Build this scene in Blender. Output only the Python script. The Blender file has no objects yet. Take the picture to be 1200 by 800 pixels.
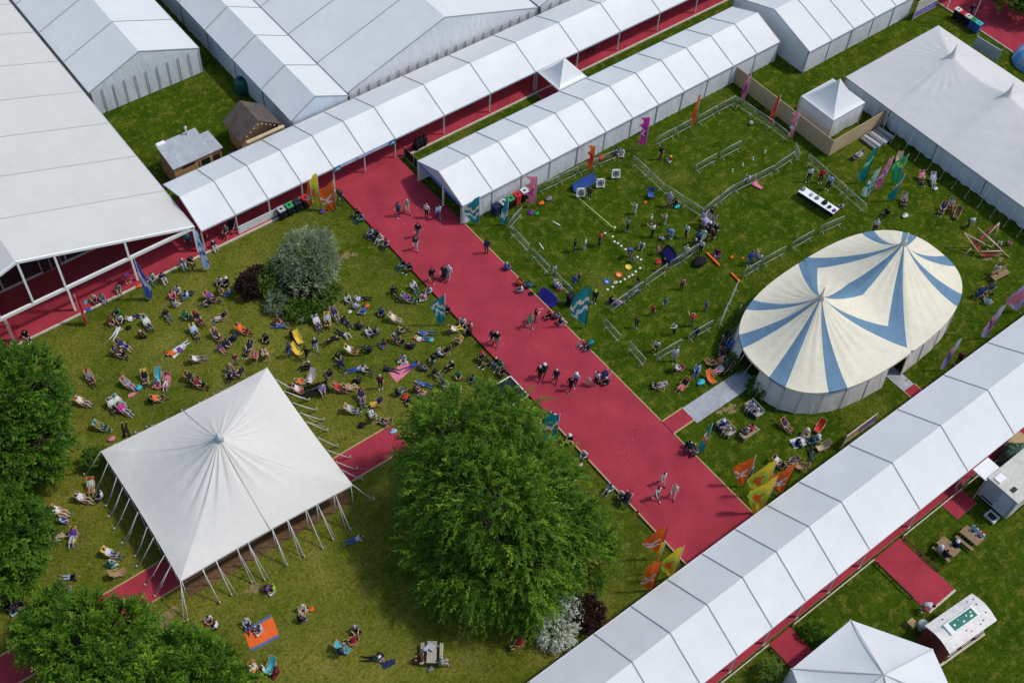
import bpy, math, random
import numpy as np
from mathutils import Vector, Matrix
random.seed(7); RNG = np.random.default_rng(11)
D2R = math.radians
scene = bpy.context.scene
COL = scene.collection

# ------------------------------------------------------------------ camera of the photograph (site frame, metres)
CAM_H = 70.0
FPX = 1405.0
def _cam():
    p, az, ro = D2R(52.18), D2R(41.58), D2R(4.62)
    f = np.array([0, math.cos(p), -math.sin(p)]); r = np.array([1., 0, 0]); d = np.cross(f, r)
    c, s = math.cos(ro), math.sin(ro)
    m = np.array([[c, -s, 0], [s, c, 0], [0, 0, 1]]) @ np.array([r, d, f])
    ca, sa = math.cos(az), math.sin(az)
    w = np.array([[ca, sa, 0], [-sa, ca, 0], [0, 0, 1]])
    return m @ w.T
CM = _cam()
CP = np.array([0, 0, CAM_H])
def at(x, y, z=0.0):
    "point of the site at height z that the photograph's pixel (x, y) looks at"
    d = CM.T @ np.array([(x - 600) / FPX, (y - 400) / FPX, 1.0])
    q = CP + d * ((z - CAM_H) / d[2])
    return Vector((float(q[0]), float(q[1]), float(q[2])))
def pix(p):
    q = CM @ (np.array(p) - CP)
    return 600 + FPX * q[0] / q[2], 400 + FPX * q[1] / q[2]
def height_of(b, t):
    B = at(*b); best = 2.0; e = 1e9
    for k in range(20, 600, 5):
        x, y = pix((B.x, B.y, k / 100)); dd = (y - t[1]) ** 2
        if dd < e: e, best = dd, k / 100
    return best
IMG0 = math.atan2(.585, .81)
def facing(img_deg): return D2R(img_deg) - IMG0      # an image direction as a heading on the ground
LEFT = Vector((-.81, .585, 0)); UPW = Vector((.585, .81, 0))

cam_d = bpy.data.cameras.new('camera'); cam = bpy.data.objects.new('camera', cam_d); COL.objects.link(cam)
cam_d.sensor_width = 36; cam_d.lens = 36 * FPX / 1200; cam_d.clip_start = 1; cam_d.clip_end = 6000
mw = Matrix([[CM[0][i], -CM[1][i], -CM[2][i], CP[i]] for i in range(3)] + [[0, 0, 0, 1]])
cam.matrix_world = mw
scene.camera = cam

# ------------------------------------------------------------------ light
SUN_EL, SUN_V = 57.0, (.845, -.535)
w = bpy.data.worlds.new('World'); scene.world = w; w.use_nodes = True
nt = w.node_tree; bg = nt.nodes['Background']
sky = nt.nodes.new('ShaderNodeTexSky'); sky.sky_type = 'NISHITA'; sky.sun_disc = False
sky.sun_elevation = D2R(SUN_EL); sky.sun_rotation = math.atan2(SUN_V[0], SUN_V[1])
sky.air_density = 1.2; sky.dust_density = 1.5
nt.links.new(sky.outputs[0], bg.inputs[0]); bg.inputs[1].default_value = 0.15
sun_d = bpy.data.lights.new('sun', 'SUN'); sun_d.energy = 2.35; sun_d.angle = D2R(4.0); sun_d.color = (1, .965, .9)
sun = bpy.data.objects.new('sun', sun_d); COL.objects.link(sun)
sv = Vector((SUN_V[0] * math.cos(D2R(SUN_EL)), SUN_V[1] * math.cos(D2R(SUN_EL)), math.sin(D2R(SUN_EL))))
sun.rotation_euler = sv.to_track_quat('Z', 'Y').to_euler()
vs = scene.view_settings
vs.view_transform = 'Standard'; vs.look = 'None'; vs.gamma = 1; vs.use_curve_mapping = False; vs.exposure = 0.0
scene.cycles.max_bounces = 6; scene.cycles.transparent_max_bounces = 8; scene.cycles.use_denoising = True

# ------------------------------------------------------------------ materials
MATS = {}
def _n(nt, t, **kw):
    n = nt.nodes.new(t)
    for k, v in kw.items(): setattr(n, k, v)
    return n
def mat(name, col, rough=.8, var=.10, scale=5., bump=0., bscale=25., metal=0., spec=.25, stretch=None, fine=0., trans=0., sub=0.):
    if name in MATS: return MATS[name]
    m = bpy.data.materials.new(name); m.use_nodes = True; nt = m.node_tree; L = nt.links.new
    b = nt.nodes['Principled BSDF']
    b.inputs['Roughness'].default_value = rough; b.inputs['Metallic'].default_value = metal
    b.inputs['Specular IOR Level'].default_value = spec
    tc = _n(nt, 'ShaderNodeTexCoord'); src = tc.outputs['Object']
    if stretch:
        mp = _n(nt, 'ShaderNodeMapping'); mp.inputs['Scale'].default_value = stretch; L(src, mp.inputs[0]); src = mp.outputs[0]
    nz = _n(nt, 'ShaderNodeTexNoise'); nz.inputs['Scale'].default_value = scale; nz.inputs['Detail'].default_value = 5
    L(src, nz.inputs['Vector'])
    mx = _n(nt, 'ShaderNodeMix', data_type='RGBA')
    lo = [max(0, c * (1 - var)) for c in col]; hi = [min(1, c * (1 + var)) for c in col]
    mx.inputs[6].default_value = (*lo, 1); mx.inputs[7].default_value = (*hi, 1)
    mr = _n(nt, 'ShaderNodeMapRange'); mr.inputs[1].default_value = .3; mr.inputs[2].default_value = .7
    L(nz.outputs['Fac'], mr.inputs[0]); L(mr.outputs[0], mx.inputs[0])
    out = mx.outputs[2]
    if fine:
        n2 = _n(nt, 'ShaderNodeTexNoise'); n2.inputs['Scale'].default_value = fine; n2.inputs['Detail'].default_value = 3; L(src, n2.inputs['Vector'])
        m2 = _n(nt, 'ShaderNodeMix', data_type='RGBA', blend_type='MULTIPLY'); m2.inputs[0].default_value = 1
        r2 = _n(nt, 'ShaderNodeMapRange'); r2.inputs[1].default_value = .3; r2.inputs[2].default_value = .7; r2.inputs[3].default_value = 1 - var; r2.inputs[4].default_value = 1 + var
        L(n2.outputs['Fac'], r2.inputs[0]); L(out, m2.inputs[6]); L(r2.outputs[0], m2.inputs[7]); out = m2.outputs[2]
    L(out, b.inputs['Base Color'])
    if bump:
        n3 = _n(nt, 'ShaderNodeTexNoise'); n3.inputs['Scale'].default_value = bscale; n3.inputs['Detail'].default_value = 4; L(src, n3.inputs['Vector'])
        bp = _n(nt, 'ShaderNodeBump'); bp.inputs['Strength'].default_value = 1.0; bp.inputs['Distance'].default_value = bump
        L(n3.outputs['Fac'], bp.inputs['Height']); L(bp.outputs[0], b.inputs['Normal'])
    if trans:
        t = _n(nt, 'ShaderNodeBsdfTranslucent'); L(out, t.inputs[0]); ms = _n(nt, 'ShaderNodeMixShader'); ms.inputs[0].default_value = trans
        o = nt.nodes['Material Output']; L(b.outputs[0], ms.inputs[1]); L(t.outputs[0], ms.inputs[2]); L(ms.outputs[0], o.inputs[0])
    MATS[name] = m
    return m

PVC = mat('white_pvc', (.70, .72, .755), .42, .035, .35, .05, .9, spec=.35, fine=1.7, trans=.06)
PVC_B = mat('white_pvc_roof', (.685, .695, .69), .38, .022, .25, .07, .35, spec=.4, fine=1.2, trans=.08)
PVC_W = mat('white_pvc_wall', (.70, .715, .73), .5, .06, .5, .10, 1.6, spec=.3, stretch=(1, 1, .35), trans=.08)
CREAM_PVC = mat('ivory_pvc', (.62, .605, .565), .5, .025, .3, .06, .35, spec=.25, fine=1.3, trans=.12)
CANVAS = mat('pale_canvas', (.635, .61, .56), .75, .025, .3, .025, 1.2, spec=.12, fine=2.5)
CANVAS_G = mat('grey_canvas', (.575, .56, .545), .75, .03, .3, .03, 1.1, spec=.15, fine=2.2)
CANVAS_C = mat('cream_canvas', (.665, .615, .485), .75, .05, .5, .03, 1.5, spec=.15, fine=2.5)
CANVAS_B = mat('blue_canvas', (.120, .212, .300), .75, .06, .5, .03, 1.5, spec=.15, fine=2.5)
CANVAS_W = mat('wall_canvas', (.76, .735, .68), .7, .06, .7, .08, 1.4, spec=.15, stretch=(1, 1, .3), trans=.15)
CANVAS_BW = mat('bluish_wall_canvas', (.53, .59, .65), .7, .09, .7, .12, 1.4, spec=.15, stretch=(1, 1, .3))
SEAM = mat('grey_keder_seam', (.26, .27, .29), .5, .1, 3)
SEAM_L = mat('pale_seam', (.42, .41, .39), .6, .1, 3)
ALU = mat('brushed_aluminium', (.58, .59, .6), .4, .08, 4, metal=.35, spec=.5)
WHITE = mat('white_paint', (.76, .76, .74), .5, .05, 3)
STEEL = mat('galvanised_steel', (.46, .48, .46), .5, .12, 5, metal=.3)
DARKM = mat('black_metal', (.02, .02, .022), .5, .2, 4)
WOOD = mat('pale_timber', (.44, .30, .155), .75, .2, 3, .01, 20, stretch=(1, 6, 6))
WOOD_D = mat('weathered_timber', (.27, .18, .10), .8, .25, 3, .01, 20, stretch=(1, 6, 6))
PLY = mat('plywood', (.47, .35, .205), .75, .10, .8, fine=6)
KERB = mat('pale_kerb_timber', (.50, .45, .36), .75, .16, 2.5)
ROPE = mat('white_webbing', (.55, .55, .53), .8, .1, 8)
BARK = mat('bark', (.10, .075, .05), .9, .3, 6, .03, 12)
GLASS_D = mat('smoked_glazing', (.035, .022, .026), .15, .3, .6, spec=.5)
GOLD = (.5, .4, .1)

def carpet_mat():
    m = mat('red_carpet', (.335, .037, .055), .95, .16, .45, .012, 60, spec=.08, fine=9)
    return m
CARPET = carpet_mat()
MATGREY = mat('grey_trackway', (.33, .345, .37), .75, .12, .7, .01, 30, fine=5)
SOIL = mat('brown_floor', (.13, .072, .035), .9, .25, .6, fine=5)

def grass_mat():
    m = bpy.data.materials.new('lawn_grass'); m.use_nodes = True; nt = m.node_tree; L = nt.links.new
    b = nt.nodes['Principled BSDF']; b.inputs['Roughness'].default_value = .9; b.inputs['Specular IOR Level'].default_value = 0.0
    tc = _n(nt, 'ShaderNodeTexCoord'); src = tc.outputs['Object']
    def noise(s, d=4, r=.55, lo=.35, hi=.65):
        z = _n(nt, 'ShaderNodeTexNoise'); z.inputs['Scale'].default_value = s; z.inputs['Detail'].default_value = d; z.inputs['Roughness'].default_value = r
        L(src, z.inputs['Vector']); q = _n(nt, 'ShaderNodeMapRange'); q.inputs[1].default_value = lo; q.inputs[2].default_value = hi; L(z.outputs['Fac'], q.inputs[0]); return q.outputs[0]
    def mix(f, a, c, bt='MIX'):
        x = _n(nt, 'ShaderNodeMix', data_type='RGBA', blend_type=bt)
        if hasattr(f, 'is_linked'): L(f, x.inputs[0])
        else: x.inputs[0].default_value = f
        for i, v in ((6, a), (7, c)):
            if hasattr(v, 'is_linked'): L(v, x.inputs[i])
            else: x.inputs[i].default_value = (*v, 1)
        return x.outputs[2]
    def math_(op, a, c=None):
        x = _n(nt, 'ShaderNodeMath', operation=op); x.use_clamp = True
        for i, v in ((0, a), (1, c)):
            if v is None: continue
            if hasattr(v, 'is_linked'): L(v, x.inputs[i])
            else: x.inputs[i].default_value = v
        return x.outputs[0]
    # the picnic lawn left of the walkway is trodden and drier than the lawns round the tents
    sep = _n(nt, 'ShaderNodeSeparateXYZ'); L(src, sep.inputs[0])
    wx = _n(nt, 'ShaderNodeMapRange'); wx.interpolation_type = 'SMOOTHSTEP'; wx.inputs[1].default_value = 38; wx.inputs[2].default_value = 24; L(sep.outputs[0], wx.inputs[0])
    wy = _n(nt, 'ShaderNodeMapRange'); wy.interpolation_type = 'SMOOTHSTEP'; wy.inputs[1].default_value = 66; wy.inputs[2].default_value = 58; L(sep.outputs[1], wy.inputs[0])
    worn = math_('MULTIPLY', wx.outputs[0], wy.outputs[0])
    lush = mix(noise(.45, 5), (.029, .061, .003), (.058, .094, .006))
    dry = mix(noise(.5, 5), (.110, .132, .013), (.195, .182, .032))
    f1 = math_('ADD', math_('MULTIPLY', worn, noise(.12, 4, .5, .2, .6)), math_('MULTIPLY', noise(.16, 5, .6, .56, .74), .55))
    c = mix(f1, lush, dry)
    c = mix(math_('MULTIPLY', noise(1.5, 5, .65, .50, .64), .6), c, (.160, .160, .022))
    c = mix(math_('MULTIPLY', noise(2.2, 4, .65, .53, .68), .55), c, (.028, .062, .007))
    c = mix(math_('MULTIPLY', math_('MULTIPLY', noise(.6, 6, .72, .54, .70), .38), math_('ADD', worn, .25)), c, (.20, .155, .07))
    fine = noise(5.5, 5, .75, .32, .68)
    r = _n(nt, 'ShaderNodeMapRange'); r.inputs[3].default_value = .45; r.inputs[4].default_value = 1.50; L(fine, r.inputs[0])
    c = mix(1.0, c, r.outputs[0], 'MULTIPLY')
    L(c, b.inputs['Base Color'])
    z = _n(nt, 'ShaderNodeTexNoise'); z.inputs['Scale'].default_value = 7; z.inputs['Detail'].default_value = 6; z.inputs['Roughness'].default_value = .7; L(src, z.inputs['Vector'])
    bp = _n(nt, 'ShaderNodeBump'); bp.inputs['Distance'].default_value = .11; bp.inputs['Strength'].default_value = 1; L(z.outputs['Fac'], bp.inputs['Height']); L(bp.outputs[0], b.inputs['Normal'])
    return m
GRASS = grass_mat()

# named colours for clothes, chairs, flags and small things
PAL = dict(vb=('violet blue', (.075, .065, .40)), bk=('black', (.014, .014, .017)), ch=('charcoal', (.04, .042, .048)), gy=('grey', (.19, .195, .205)), lg=('light grey', (.42, .43, .45)), wh=('white', (.62, .63, .65)),
    cr=('cream', (.66, .59, .46)), be=('beige', (.48, .38, .27)), tn=('tan', (.36, .23, .12)), br=('brown', (.12, .065, .035)), nv=('navy', (.02, .028, .085)), bl=('blue', (.045, .11, .40)),
    pb=('pale blue', (.36, .50, .68)), dn=('denim blue', (.09, .15, .27)), tl=('teal', (.015, .22, .23)), tq=('turquoise', (.06, .46, .55)), gn=('green', (.03, .32, .10)), dg=('dark green', (.02, .07, .04)),
    ol=('olive', (.15, .16, .05)), li=('lime', (.36, .58, .07)), ye=('yellow', (.80, .55, .03)), og=('orange', (.80, .135, .02)), rd=('red', (.58, .03, .03)), mr=('maroon', (.17, .02, .03)),
    pk=('pink', (.70, .20, .27)), mg=('magenta', (.55, .03, .26)), pu=('purple', (.14, .045, .28)), lc=('lilac', (.42, .35, .58)), mt=('mint', (.45, .62, .50)), kh=('khaki', (.30, .25, .15)))
def fm(c):
    n, v = PAL[c]; return mat(n.replace(' ', '_') + '_nylon', tuple(min(.85, q * 1.15) for q in v), .6, .06, 3, .01, 8, spec=.2, trans=.5)
def cm(c):
    n, v = PAL[c]; return mat(n.replace(' ', '_') + '_cloth', tuple(.86 * q + .02 * sum(v) / 3 for q in v), .85, .14, 9, .006, 30, spec=.12)
SKINS = [mat('fair_skin', (.55, .33, .24), .6, .06, 6), mat('tanned_skin', (.40, .22, .14), .6, .06, 6), mat('brown_skin', (.16, .08, .05), .6, .06, 6)]
HAIRM = dict(b=mat('black_hair', (.012, .010, .009), .5, .2, 20), n=mat('brown_hair', (.055, .03, .016), .5, .2, 20), y=mat('blond_hair', (.40, .27, .11), .5, .2, 20), g=mat('grey_hair', (.42, .41, .40), .5, .2, 20))

# ------------------------------------------------------------------ mesh helpers
class MB:
    "collects shapes; build() links them as ONE mesh object"
    def __init__(s): s.v = []; s.f = []; s.m = []; s.s = []
    def add(s, vs, fs, m=0, smooth=False):
        o = len(s.v); s.v.extend(tuple(v) for v in vs)
        for i, f in enumerate(fs):
            s.f.append(tuple(o + k for k in f)); s.m.append(m[i] if isinstance(m, (list, tuple)) else m); s.s.append(smooth)
        return s
    def quad(s, a, b, c, d, m=0): return s.add([a, b, c, d], [(0, 1, 2, 3)], m)
    def poly(s, pts, m=0): return s.add(pts, [tuple(range(len(pts)))], m)
    def box(s, c, size, rz=0., m=0, R=None):
        hx, hy, hz = size[0] / 2, size[1] / 2, size[2] / 2
        R = R or Matrix.Rotation(rz, 3, 'Z'); c = Vector(c)
        vs = [c + R @ Vector((x * hx, y * hy, z * hz)) for z in (-1, 1) for x, y in ((-1, -1), (1, -1), (1, 1), (-1, 1))]
        return s.add(vs, [(3, 2, 1, 0), (4, 5, 6, 7), (0, 1, 5, 4), (1, 2, 6, 5), (2, 3, 7, 6), (3, 0, 4, 7)], m)
    def bar(s, a, b, wd, h=None, m=0):
        a, b = Vector(a), Vector(b); d = b - a; L = d.length
        if L < 1e-6: return s
        q = d.to_track_quat('X', 'Z').to_matrix()
        return s.box((a + b) / 2, (L, wd, h or wd), m=m, R=q)
    def tube(s, pts, r, n=8, m=0, smooth=True, flat=1.0):
        pts = [Vector(p) for p in pts]; rs = r if isinstance(r, (list, tuple)) else [r] * len(pts)
        vs = []; fs = []
        up = Vector((0, 0, 1)) if abs((pts[-1] - pts[0]).normalized().z) < .95 else Vector((1, 0, 0))
        for i, p in enumerate(pts):
            d = (pts[min(i + 1, len(pts) - 1)] - pts[max(i - 1, 0)]).normalized(); x = d.cross(up)
            x = x.normalized() if x.length > 1e-5 else Vector((1, 0, 0)); y = x.cross(d)
            for k in range(n):
                t = 2 * math.pi * k / n; vs.append(p + x * (math.cos(t) * rs[i]) + y * (math.sin(t) * rs[i] * flat))
        for i in range(len(pts) - 1):
            for k in range(n):
                fs.append((i * n + k, i * n + (k + 1) % n, (i + 1) * n + (k + 1) % n, (i + 1) * n + k))
        fs.append(tuple(range(n))[::-1]); fs.append(tuple(range((len(pts) - 1) * n, len(pts) * n)))
        return s.add(vs, fs, m, smooth)
    def prism(s, poly, z0, z1, m=0, mt=None):
        n = len(poly); vs = [(p[0], p[1], z0) for p in poly] + [(p[0], p[1], z1) for p in poly]
        ar = sum(poly[i][0] * poly[(i + 1) % n][1] - poly[(i + 1) % n][0] * poly[i][1] for i in range(n))
        idx = list(range(n))
        fs = [tuple(idx[::-1]), tuple(n + i for i in idx)] + [(i, (i + 1) % n, n + (i + 1) % n, n + i) for i in idx]
        if ar < 0: fs = [f[::-1] for f in fs]
        return s.add(vs, fs, [m, m if mt is None else mt] + [m] * n)
    def grid(s, fn, nu, nv, m=0, smooth=True, flip=False):
        vs = [fn(i / nu, j / nv) for j in range(nv + 1) for i in range(nu + 1)]; fs = []; ms = []
        for j in range(nv):
            for i in range(nu):
                a = j * (nu + 1) + i; f = (a, a + 1, a + nu + 2, a + nu + 1)
                fs.append(f[::-1] if flip else f); ms.append(m((i + .5) / nu, (j + .5) / nv) if callable(m) else m)
        return s.add(vs, fs, ms, smooth)
    def ball(s, c, r, nu=12, nv=8, m=0, R=None, top=0., bot=1.):
        rx, ry, rz = r if isinstance(r, (list, tuple)) else (r, r, r); c = Vector(c); vs = []; fs = []
        for j in range(nv + 1):
            t = math.pi * (top + (bot - top) * j / nv)
            for i in range(nu):
                a = 2 * math.pi * i / nu; p = Vector((rx * math.sin(t) * math.cos(a), ry * math.sin(t) * math.sin(a), rz * math.cos(t)))
                vs.append(c + (R @ p if R else p))
        for j in range(nv):
            for i in range(nu): fs.append((j * nu + i, (j + 1) * nu + i, (j + 1) * nu + (i + 1) % nu, j * nu + (i + 1) % nu))
        return s.add(vs, fs, m, True)
    def lathe(s, prof, c=(0, 0, 0), n=20, m=0, smooth=True):
        vs = []; fs = []; c = Vector(c)
        for r, z in prof:
            for k in range(n):
                t = 2 * math.pi * k / n; vs.append(c + Vector((r * math.cos(t), r * math.sin(t), z)))
        for j in range(len(prof) - 1):
            for k in range(n): fs.append((j * n + k, j * n + (k + 1) % n, (j + 1) * n + (k + 1) % n, (j + 1) * n + k))
        return s.add(vs, fs, m, smooth)

def _rootloc(o):
    t = Vector((0, 0, 0))
    while o is not None: t = t + o.location; o = o.parent
    return t
def build(name, mb, mats, parent=None, label=None, cat=None, group=None, kind=None, loc=None):
    "link a MB as one object: a part of parent, or a thing of its own (origin at its base)"
    me = bpy.data.meshes.new(name)
    vs = np.array(mb.v, dtype=np.float64)
    if parent is not None: off = np.array(_rootloc(parent))
    elif loc is not None: off = np.array(loc, dtype=float)
    else:
        lo, hi = vs.min(0), vs.max(0); off = np.array([(lo[0] + hi[0]) / 2, (lo[1] + hi[1]) / 2, lo[2]])
    me.from_pydata((vs - off).tolist(), [], mb.f)
    for m in (mats if isinstance(mats, (list, tuple)) else [mats]): me.materials.append(m)
    me.polygons.foreach_set('material_index', mb.m); me.polygons.foreach_set('use_smooth', mb.s); me.update()
    o = bpy.data.objects.new(name, me); COL.objects.link(o)
    if parent is not None: o.parent = parent
    else: o.location = off
    tag(o, label, cat, group, kind)
    return o
def tag(o, label=None, cat=None, group=None, kind=None):
    if label: o['label'] = label
    if cat: o['category'] = cat
    if group: o['group'] = group
    if kind: o['kind'] = kind
    return o
def thing(name, label, cat, loc=(0, 0, 0), rz=0., group=None):
    o = bpy.data.objects.new(name, None); COL.objects.link(o); o.empty_display_size = .3
    o.location = loc; o.rotation_euler = (0, 0, rz)
    return tag(o, label, cat, group)
def setmat(o, i, m):
    s = o.material_slots[i]; s.link = 'OBJECT'; s.material = m
KIDS = {}
def children(o):
    if o.name not in KIDS: KIDS[o.name] = [c for c in bpy.data.objects if c.parent == o]
    return KIDS[o.name]
def dup(root, loc, rz=0., label=None, group=None, scale=1., paint=None):
    "copy a thing with its parts and sub-parts; paint = {part kind: material}"
    def one(o, par):
        c = o.copy(); COL.objects.link(c)
        if par is not None: c.parent = par
        k = o.name.split('.')[0]
        if paint and k in paint and c.data is not None: setmat(c, 0, paint[k])
        for ch in children(o): one(ch, c)
        return c
    r = one(root, None); r.location = loc; r.rotation_euler = (0, 0, rz); r.scale = (scale,) * 3
    if label: r['label'] = label
    if group: r['group'] = group
    return r
PROTOS = []
def finish_proto(root):
    PROTOS.append(root); children(root)
    for c in children(root):
        for d in children(c): children(d)
    return root
# ================================================================== the ground, carpets and mats
S = 'structure'
mb = MB(); mb.grid(lambda u, v: (-900 + 1900 * u, -900 + 1900 * v, 0), 4, 4, smooth=False)
build('lawn', mb, GRASS, kind=S, loc=(0, 0, 0), label='mown green lawn, worn to olive among the picnickers')

def slab(name, x0, x1, y0, y1, z, top, side=KERB, label=None, rims=(), rim=.09):
    "a raised walkway: carpet top, timber sides, and a timber edging strip on the sides named in rims (l r f b)"
    mb = MB(); mb.prism([(x0, y0), (x1, y0), (x1, y1), (x0, y1)], -.05, z, 1, 0)
    for r in rims:
        a = {'l': (x0 - rim, x0 - .002, y0, y1), 'r': (x1 + .002, x1 + rim, y0, y1), 'f': (x0, x1, y0 - rim, y0 - .002), 'b': (x0, x1, y1 + .002, y1 + rim)}[r]
        mb.prism([(a[0], a[2]), (a[1], a[2]), (a[1], a[3]), (a[0], a[3])], -.05, z + .012, 1)
    return build(name, mb, [top, side], kind=S, label=label)
DARKSIDE = mat('shadow_gap_skirting', (.03, .02, .018), .9, .3, 3)  # walkway sides coloured near black for the shadow gap along the edge
WZ = .16
slab('red_carpet_walkway', 34.0, 40.15, 18.752, 61.249, WZ, CARPET, DARKSIDE, 'broad red carpet walkway crossing the site', ())
mb = MB()
for y0, y1 in ((27.6 - 9, 27.45), (28.85, 36.5), (36.7, 44.0), (44.2, 52.0)):
    mb.prism([(40.153, y0), (40.24, y0), (40.24, y1), (40.153, y1)], -.05, WZ + .02)
for y0, y1 in ((19.2, 24.2), (24.4, 29.4), (29.6, 33.0)):
    mb.prism([(33.9, y0), (33.997, y0), (33.997, y1), (33.9, y1)], -.05, WZ + .02)
build('walkway_edging', mb, WOOD, kind=S, label='thin timber edging along the red walkway')
slab('red_carpet_concourse', -12, 100, 61.25, 67.4, .12, CARPET, KERB, 'red carpet floor running under the long upper arcade')
mb = MB()
for x0, x1 in ((-12, 33.9), (40.9, 100)): mb.prism([(x0, 61.09), (x1, 61.09), (x1, 61.247), (x0, 61.247)], -.05, .135)
build('concourse_kerb', mb, KERB, kind=S, label='pale kerb along the red concourse')
slab('red_carpet_porch', -12, 21.9, 67.41, 70.5, .12, CARPET, KERB, 'red carpet inside the glazed marquee')
slab('red_carpet_arcade_floor', -5, 110, 12.55, 18.75, .12, CARPET, KERB, 'red carpet floor under the lower arcade')
slab('red_carpet_link', 54.7, 57.0, 58.2, 61.07, .10, CARPET, KERB, 'short red carpet under the link canopy')
slab('red_carpet_side_path', -14, 24.6, 37.6, 39.75, .06, CARPET, WOOD, 'narrow red carpet path running under the pale canopy', ('f', 'b'), .1)
slab('red_carpet_picnic_branch', 44.25, 46.9, 7.75, 12.38, .08, CARPET, KERB, 'red carpet branch leading to the wagon lawn', ('f',), .14)
slab('red_carpet_pavilion_branch', 34.4, 36.3, 8.6, 12.38, .08, CARPET, KERB, 'red carpet branch leading to the pointed pavilion')
slab('red_carpet_trailer_pad', 51.2, 53.3, 11.0, 12.5, .06, CARPET, KERB, 'small red carpet pad in front of the white trailer')
slab('red_carpet_stub', 40.25, 42.2, 27.55, 28.7, .10, CARPET, WOOD, 'short red carpet stub off the walkway', ('f', 'b'), .1)
slab('grey_entrance_mat', 42.2, 48.3, 27.2, 28.75, .06, MATGREY, MATGREY, 'pale grey trackway into the striped big top')
slab('red_carpet_back_stub', 56.5, 57.6, 18.8, 20.25, .07, CARPET, WOOD, 'little red carpet behind the big top', ('l', 'r'), .08)
slab('grey_back_mat', 56.45, 57.6, 20.25, 22.2, .06, MATGREY, MATGREY, 'grey mat at the back door of the big top')
slab('red_carpet_forecourt', 95.35, 101.2, 25, 62, .10, CARPET, KERB, 'red carpet walk beyond the pale twin peaked marquee', ('l',), .1)
# dark ramp beside the walkway
a = MB(); P0, P1, P2, P3 = at(592, 452), at(600, 443.5), at(618.5, 463), at(610, 472)
a.prism([(33.98, P1.y + .1), (33.98, P2.y - .1), (32.4, P2.y - .1), (32.4, P1.y + .1)][::-1], .02, .165, 0)
for q0, q1 in (((33.9, P1.y + .14), (32.4, P1.y + .14)), ((33.9, P2.y - .14), (32.4, P2.y - .14)), ((33.93, P1.y + .1), (33.93, P2.y - .1))):
    a.bar((*q0, .19), (*q1, .19), .07, .06, 1)
build('access_ramp', a, [mat('black_rubber', (.012, .015, .016), .9, .2, 4), WHITE], kind=S, label='black rubber ramp with white edges')
mb = MB(); mb.prism([(7.3, 36.5), (19.2, 36.3), (19.4, 47.2), (7.3, 47.4)], -.05, .035)
build('canopy_floor', mb, SOIL, kind=S, label='brown bare floor under the pale canopy')
mb = MB()
for (x, y, r, n) in ((190, 730, 1.25, 46), (404, 302, .45, 9), (300, 690, .8, 8), (118, 700, .9, 10), (560, 470, .8, 10), (1160, 300, 1.2, 16), (850, 480, .9, 8), (340, 372, .9, 12)):
    p = at(x, y)
    for k in range(n):
        a, d = random.uniform(0, 6.28), abs(random.gauss(0, .62)) * r; q = random.uniform(.10, .34) * (1.2 - .5 * min(1, d / r)); cx, cy = p.x + d * 1.3 * math.cos(a), p.y + d * math.sin(a); f = random.uniform(0, 6)
        mb.poly([(cx + q * (1 + .35 * math.sin(3 * t + f) + .2 * math.cos(5 * t + f)) * math.cos(t), cy + .8 * q * (1 + .3 * math.cos(4 * t + f)) * math.sin(t), .004 + .0004 * k) for t in [m * math.pi / 9 for m in range(18)]])
build('bare_earth', mb, mat('bare_earth', (.185, .145, .058), .95, .35, 2.6, .03, 9, fine=8), kind=S, label='worn patches of bare earth')

# fallen petals on the carpet
mb = MB()
pts = [(503, 217), (501, 225), (493, 234), (488, 244), (482, 253), (474, 262), (467, 269), (479, 281), (494, 283), (509, 285), (522, 286), (540, 287), (555, 287), (590, 403), (586, 395), (593, 381), (604, 499), (742, 500), (741, 515), (738, 533), (737, 523), (735, 536), (731, 548), (729, 561), (588, 405), (604, 500), (620, 412), (603, 409), (684, 418)]
pts += [(at(0, 0).x, 0)] * 0
for (x, y) in pts:
    p = at(x, y, WZ); r = random.uniform(.02, .036); mb.ball((p.x, p.y, WZ + .006), (r, r * .7, .012), 6, 3)
for k in range(30):
    p = Vector((random.uniform(34.2, 40), random.uniform(20, 60), 0)); r = random.uniform(.012, .025); mb.ball((p.x, p.y, WZ + .006), (r, r * .7, .01), 5, 3)
build('fallen_petals', mb, mat('pale_petal', (.60, .42, .36), .8, .3, 5), kind='stuff', label='pale petals and scraps scattered on the red carpet')

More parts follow.
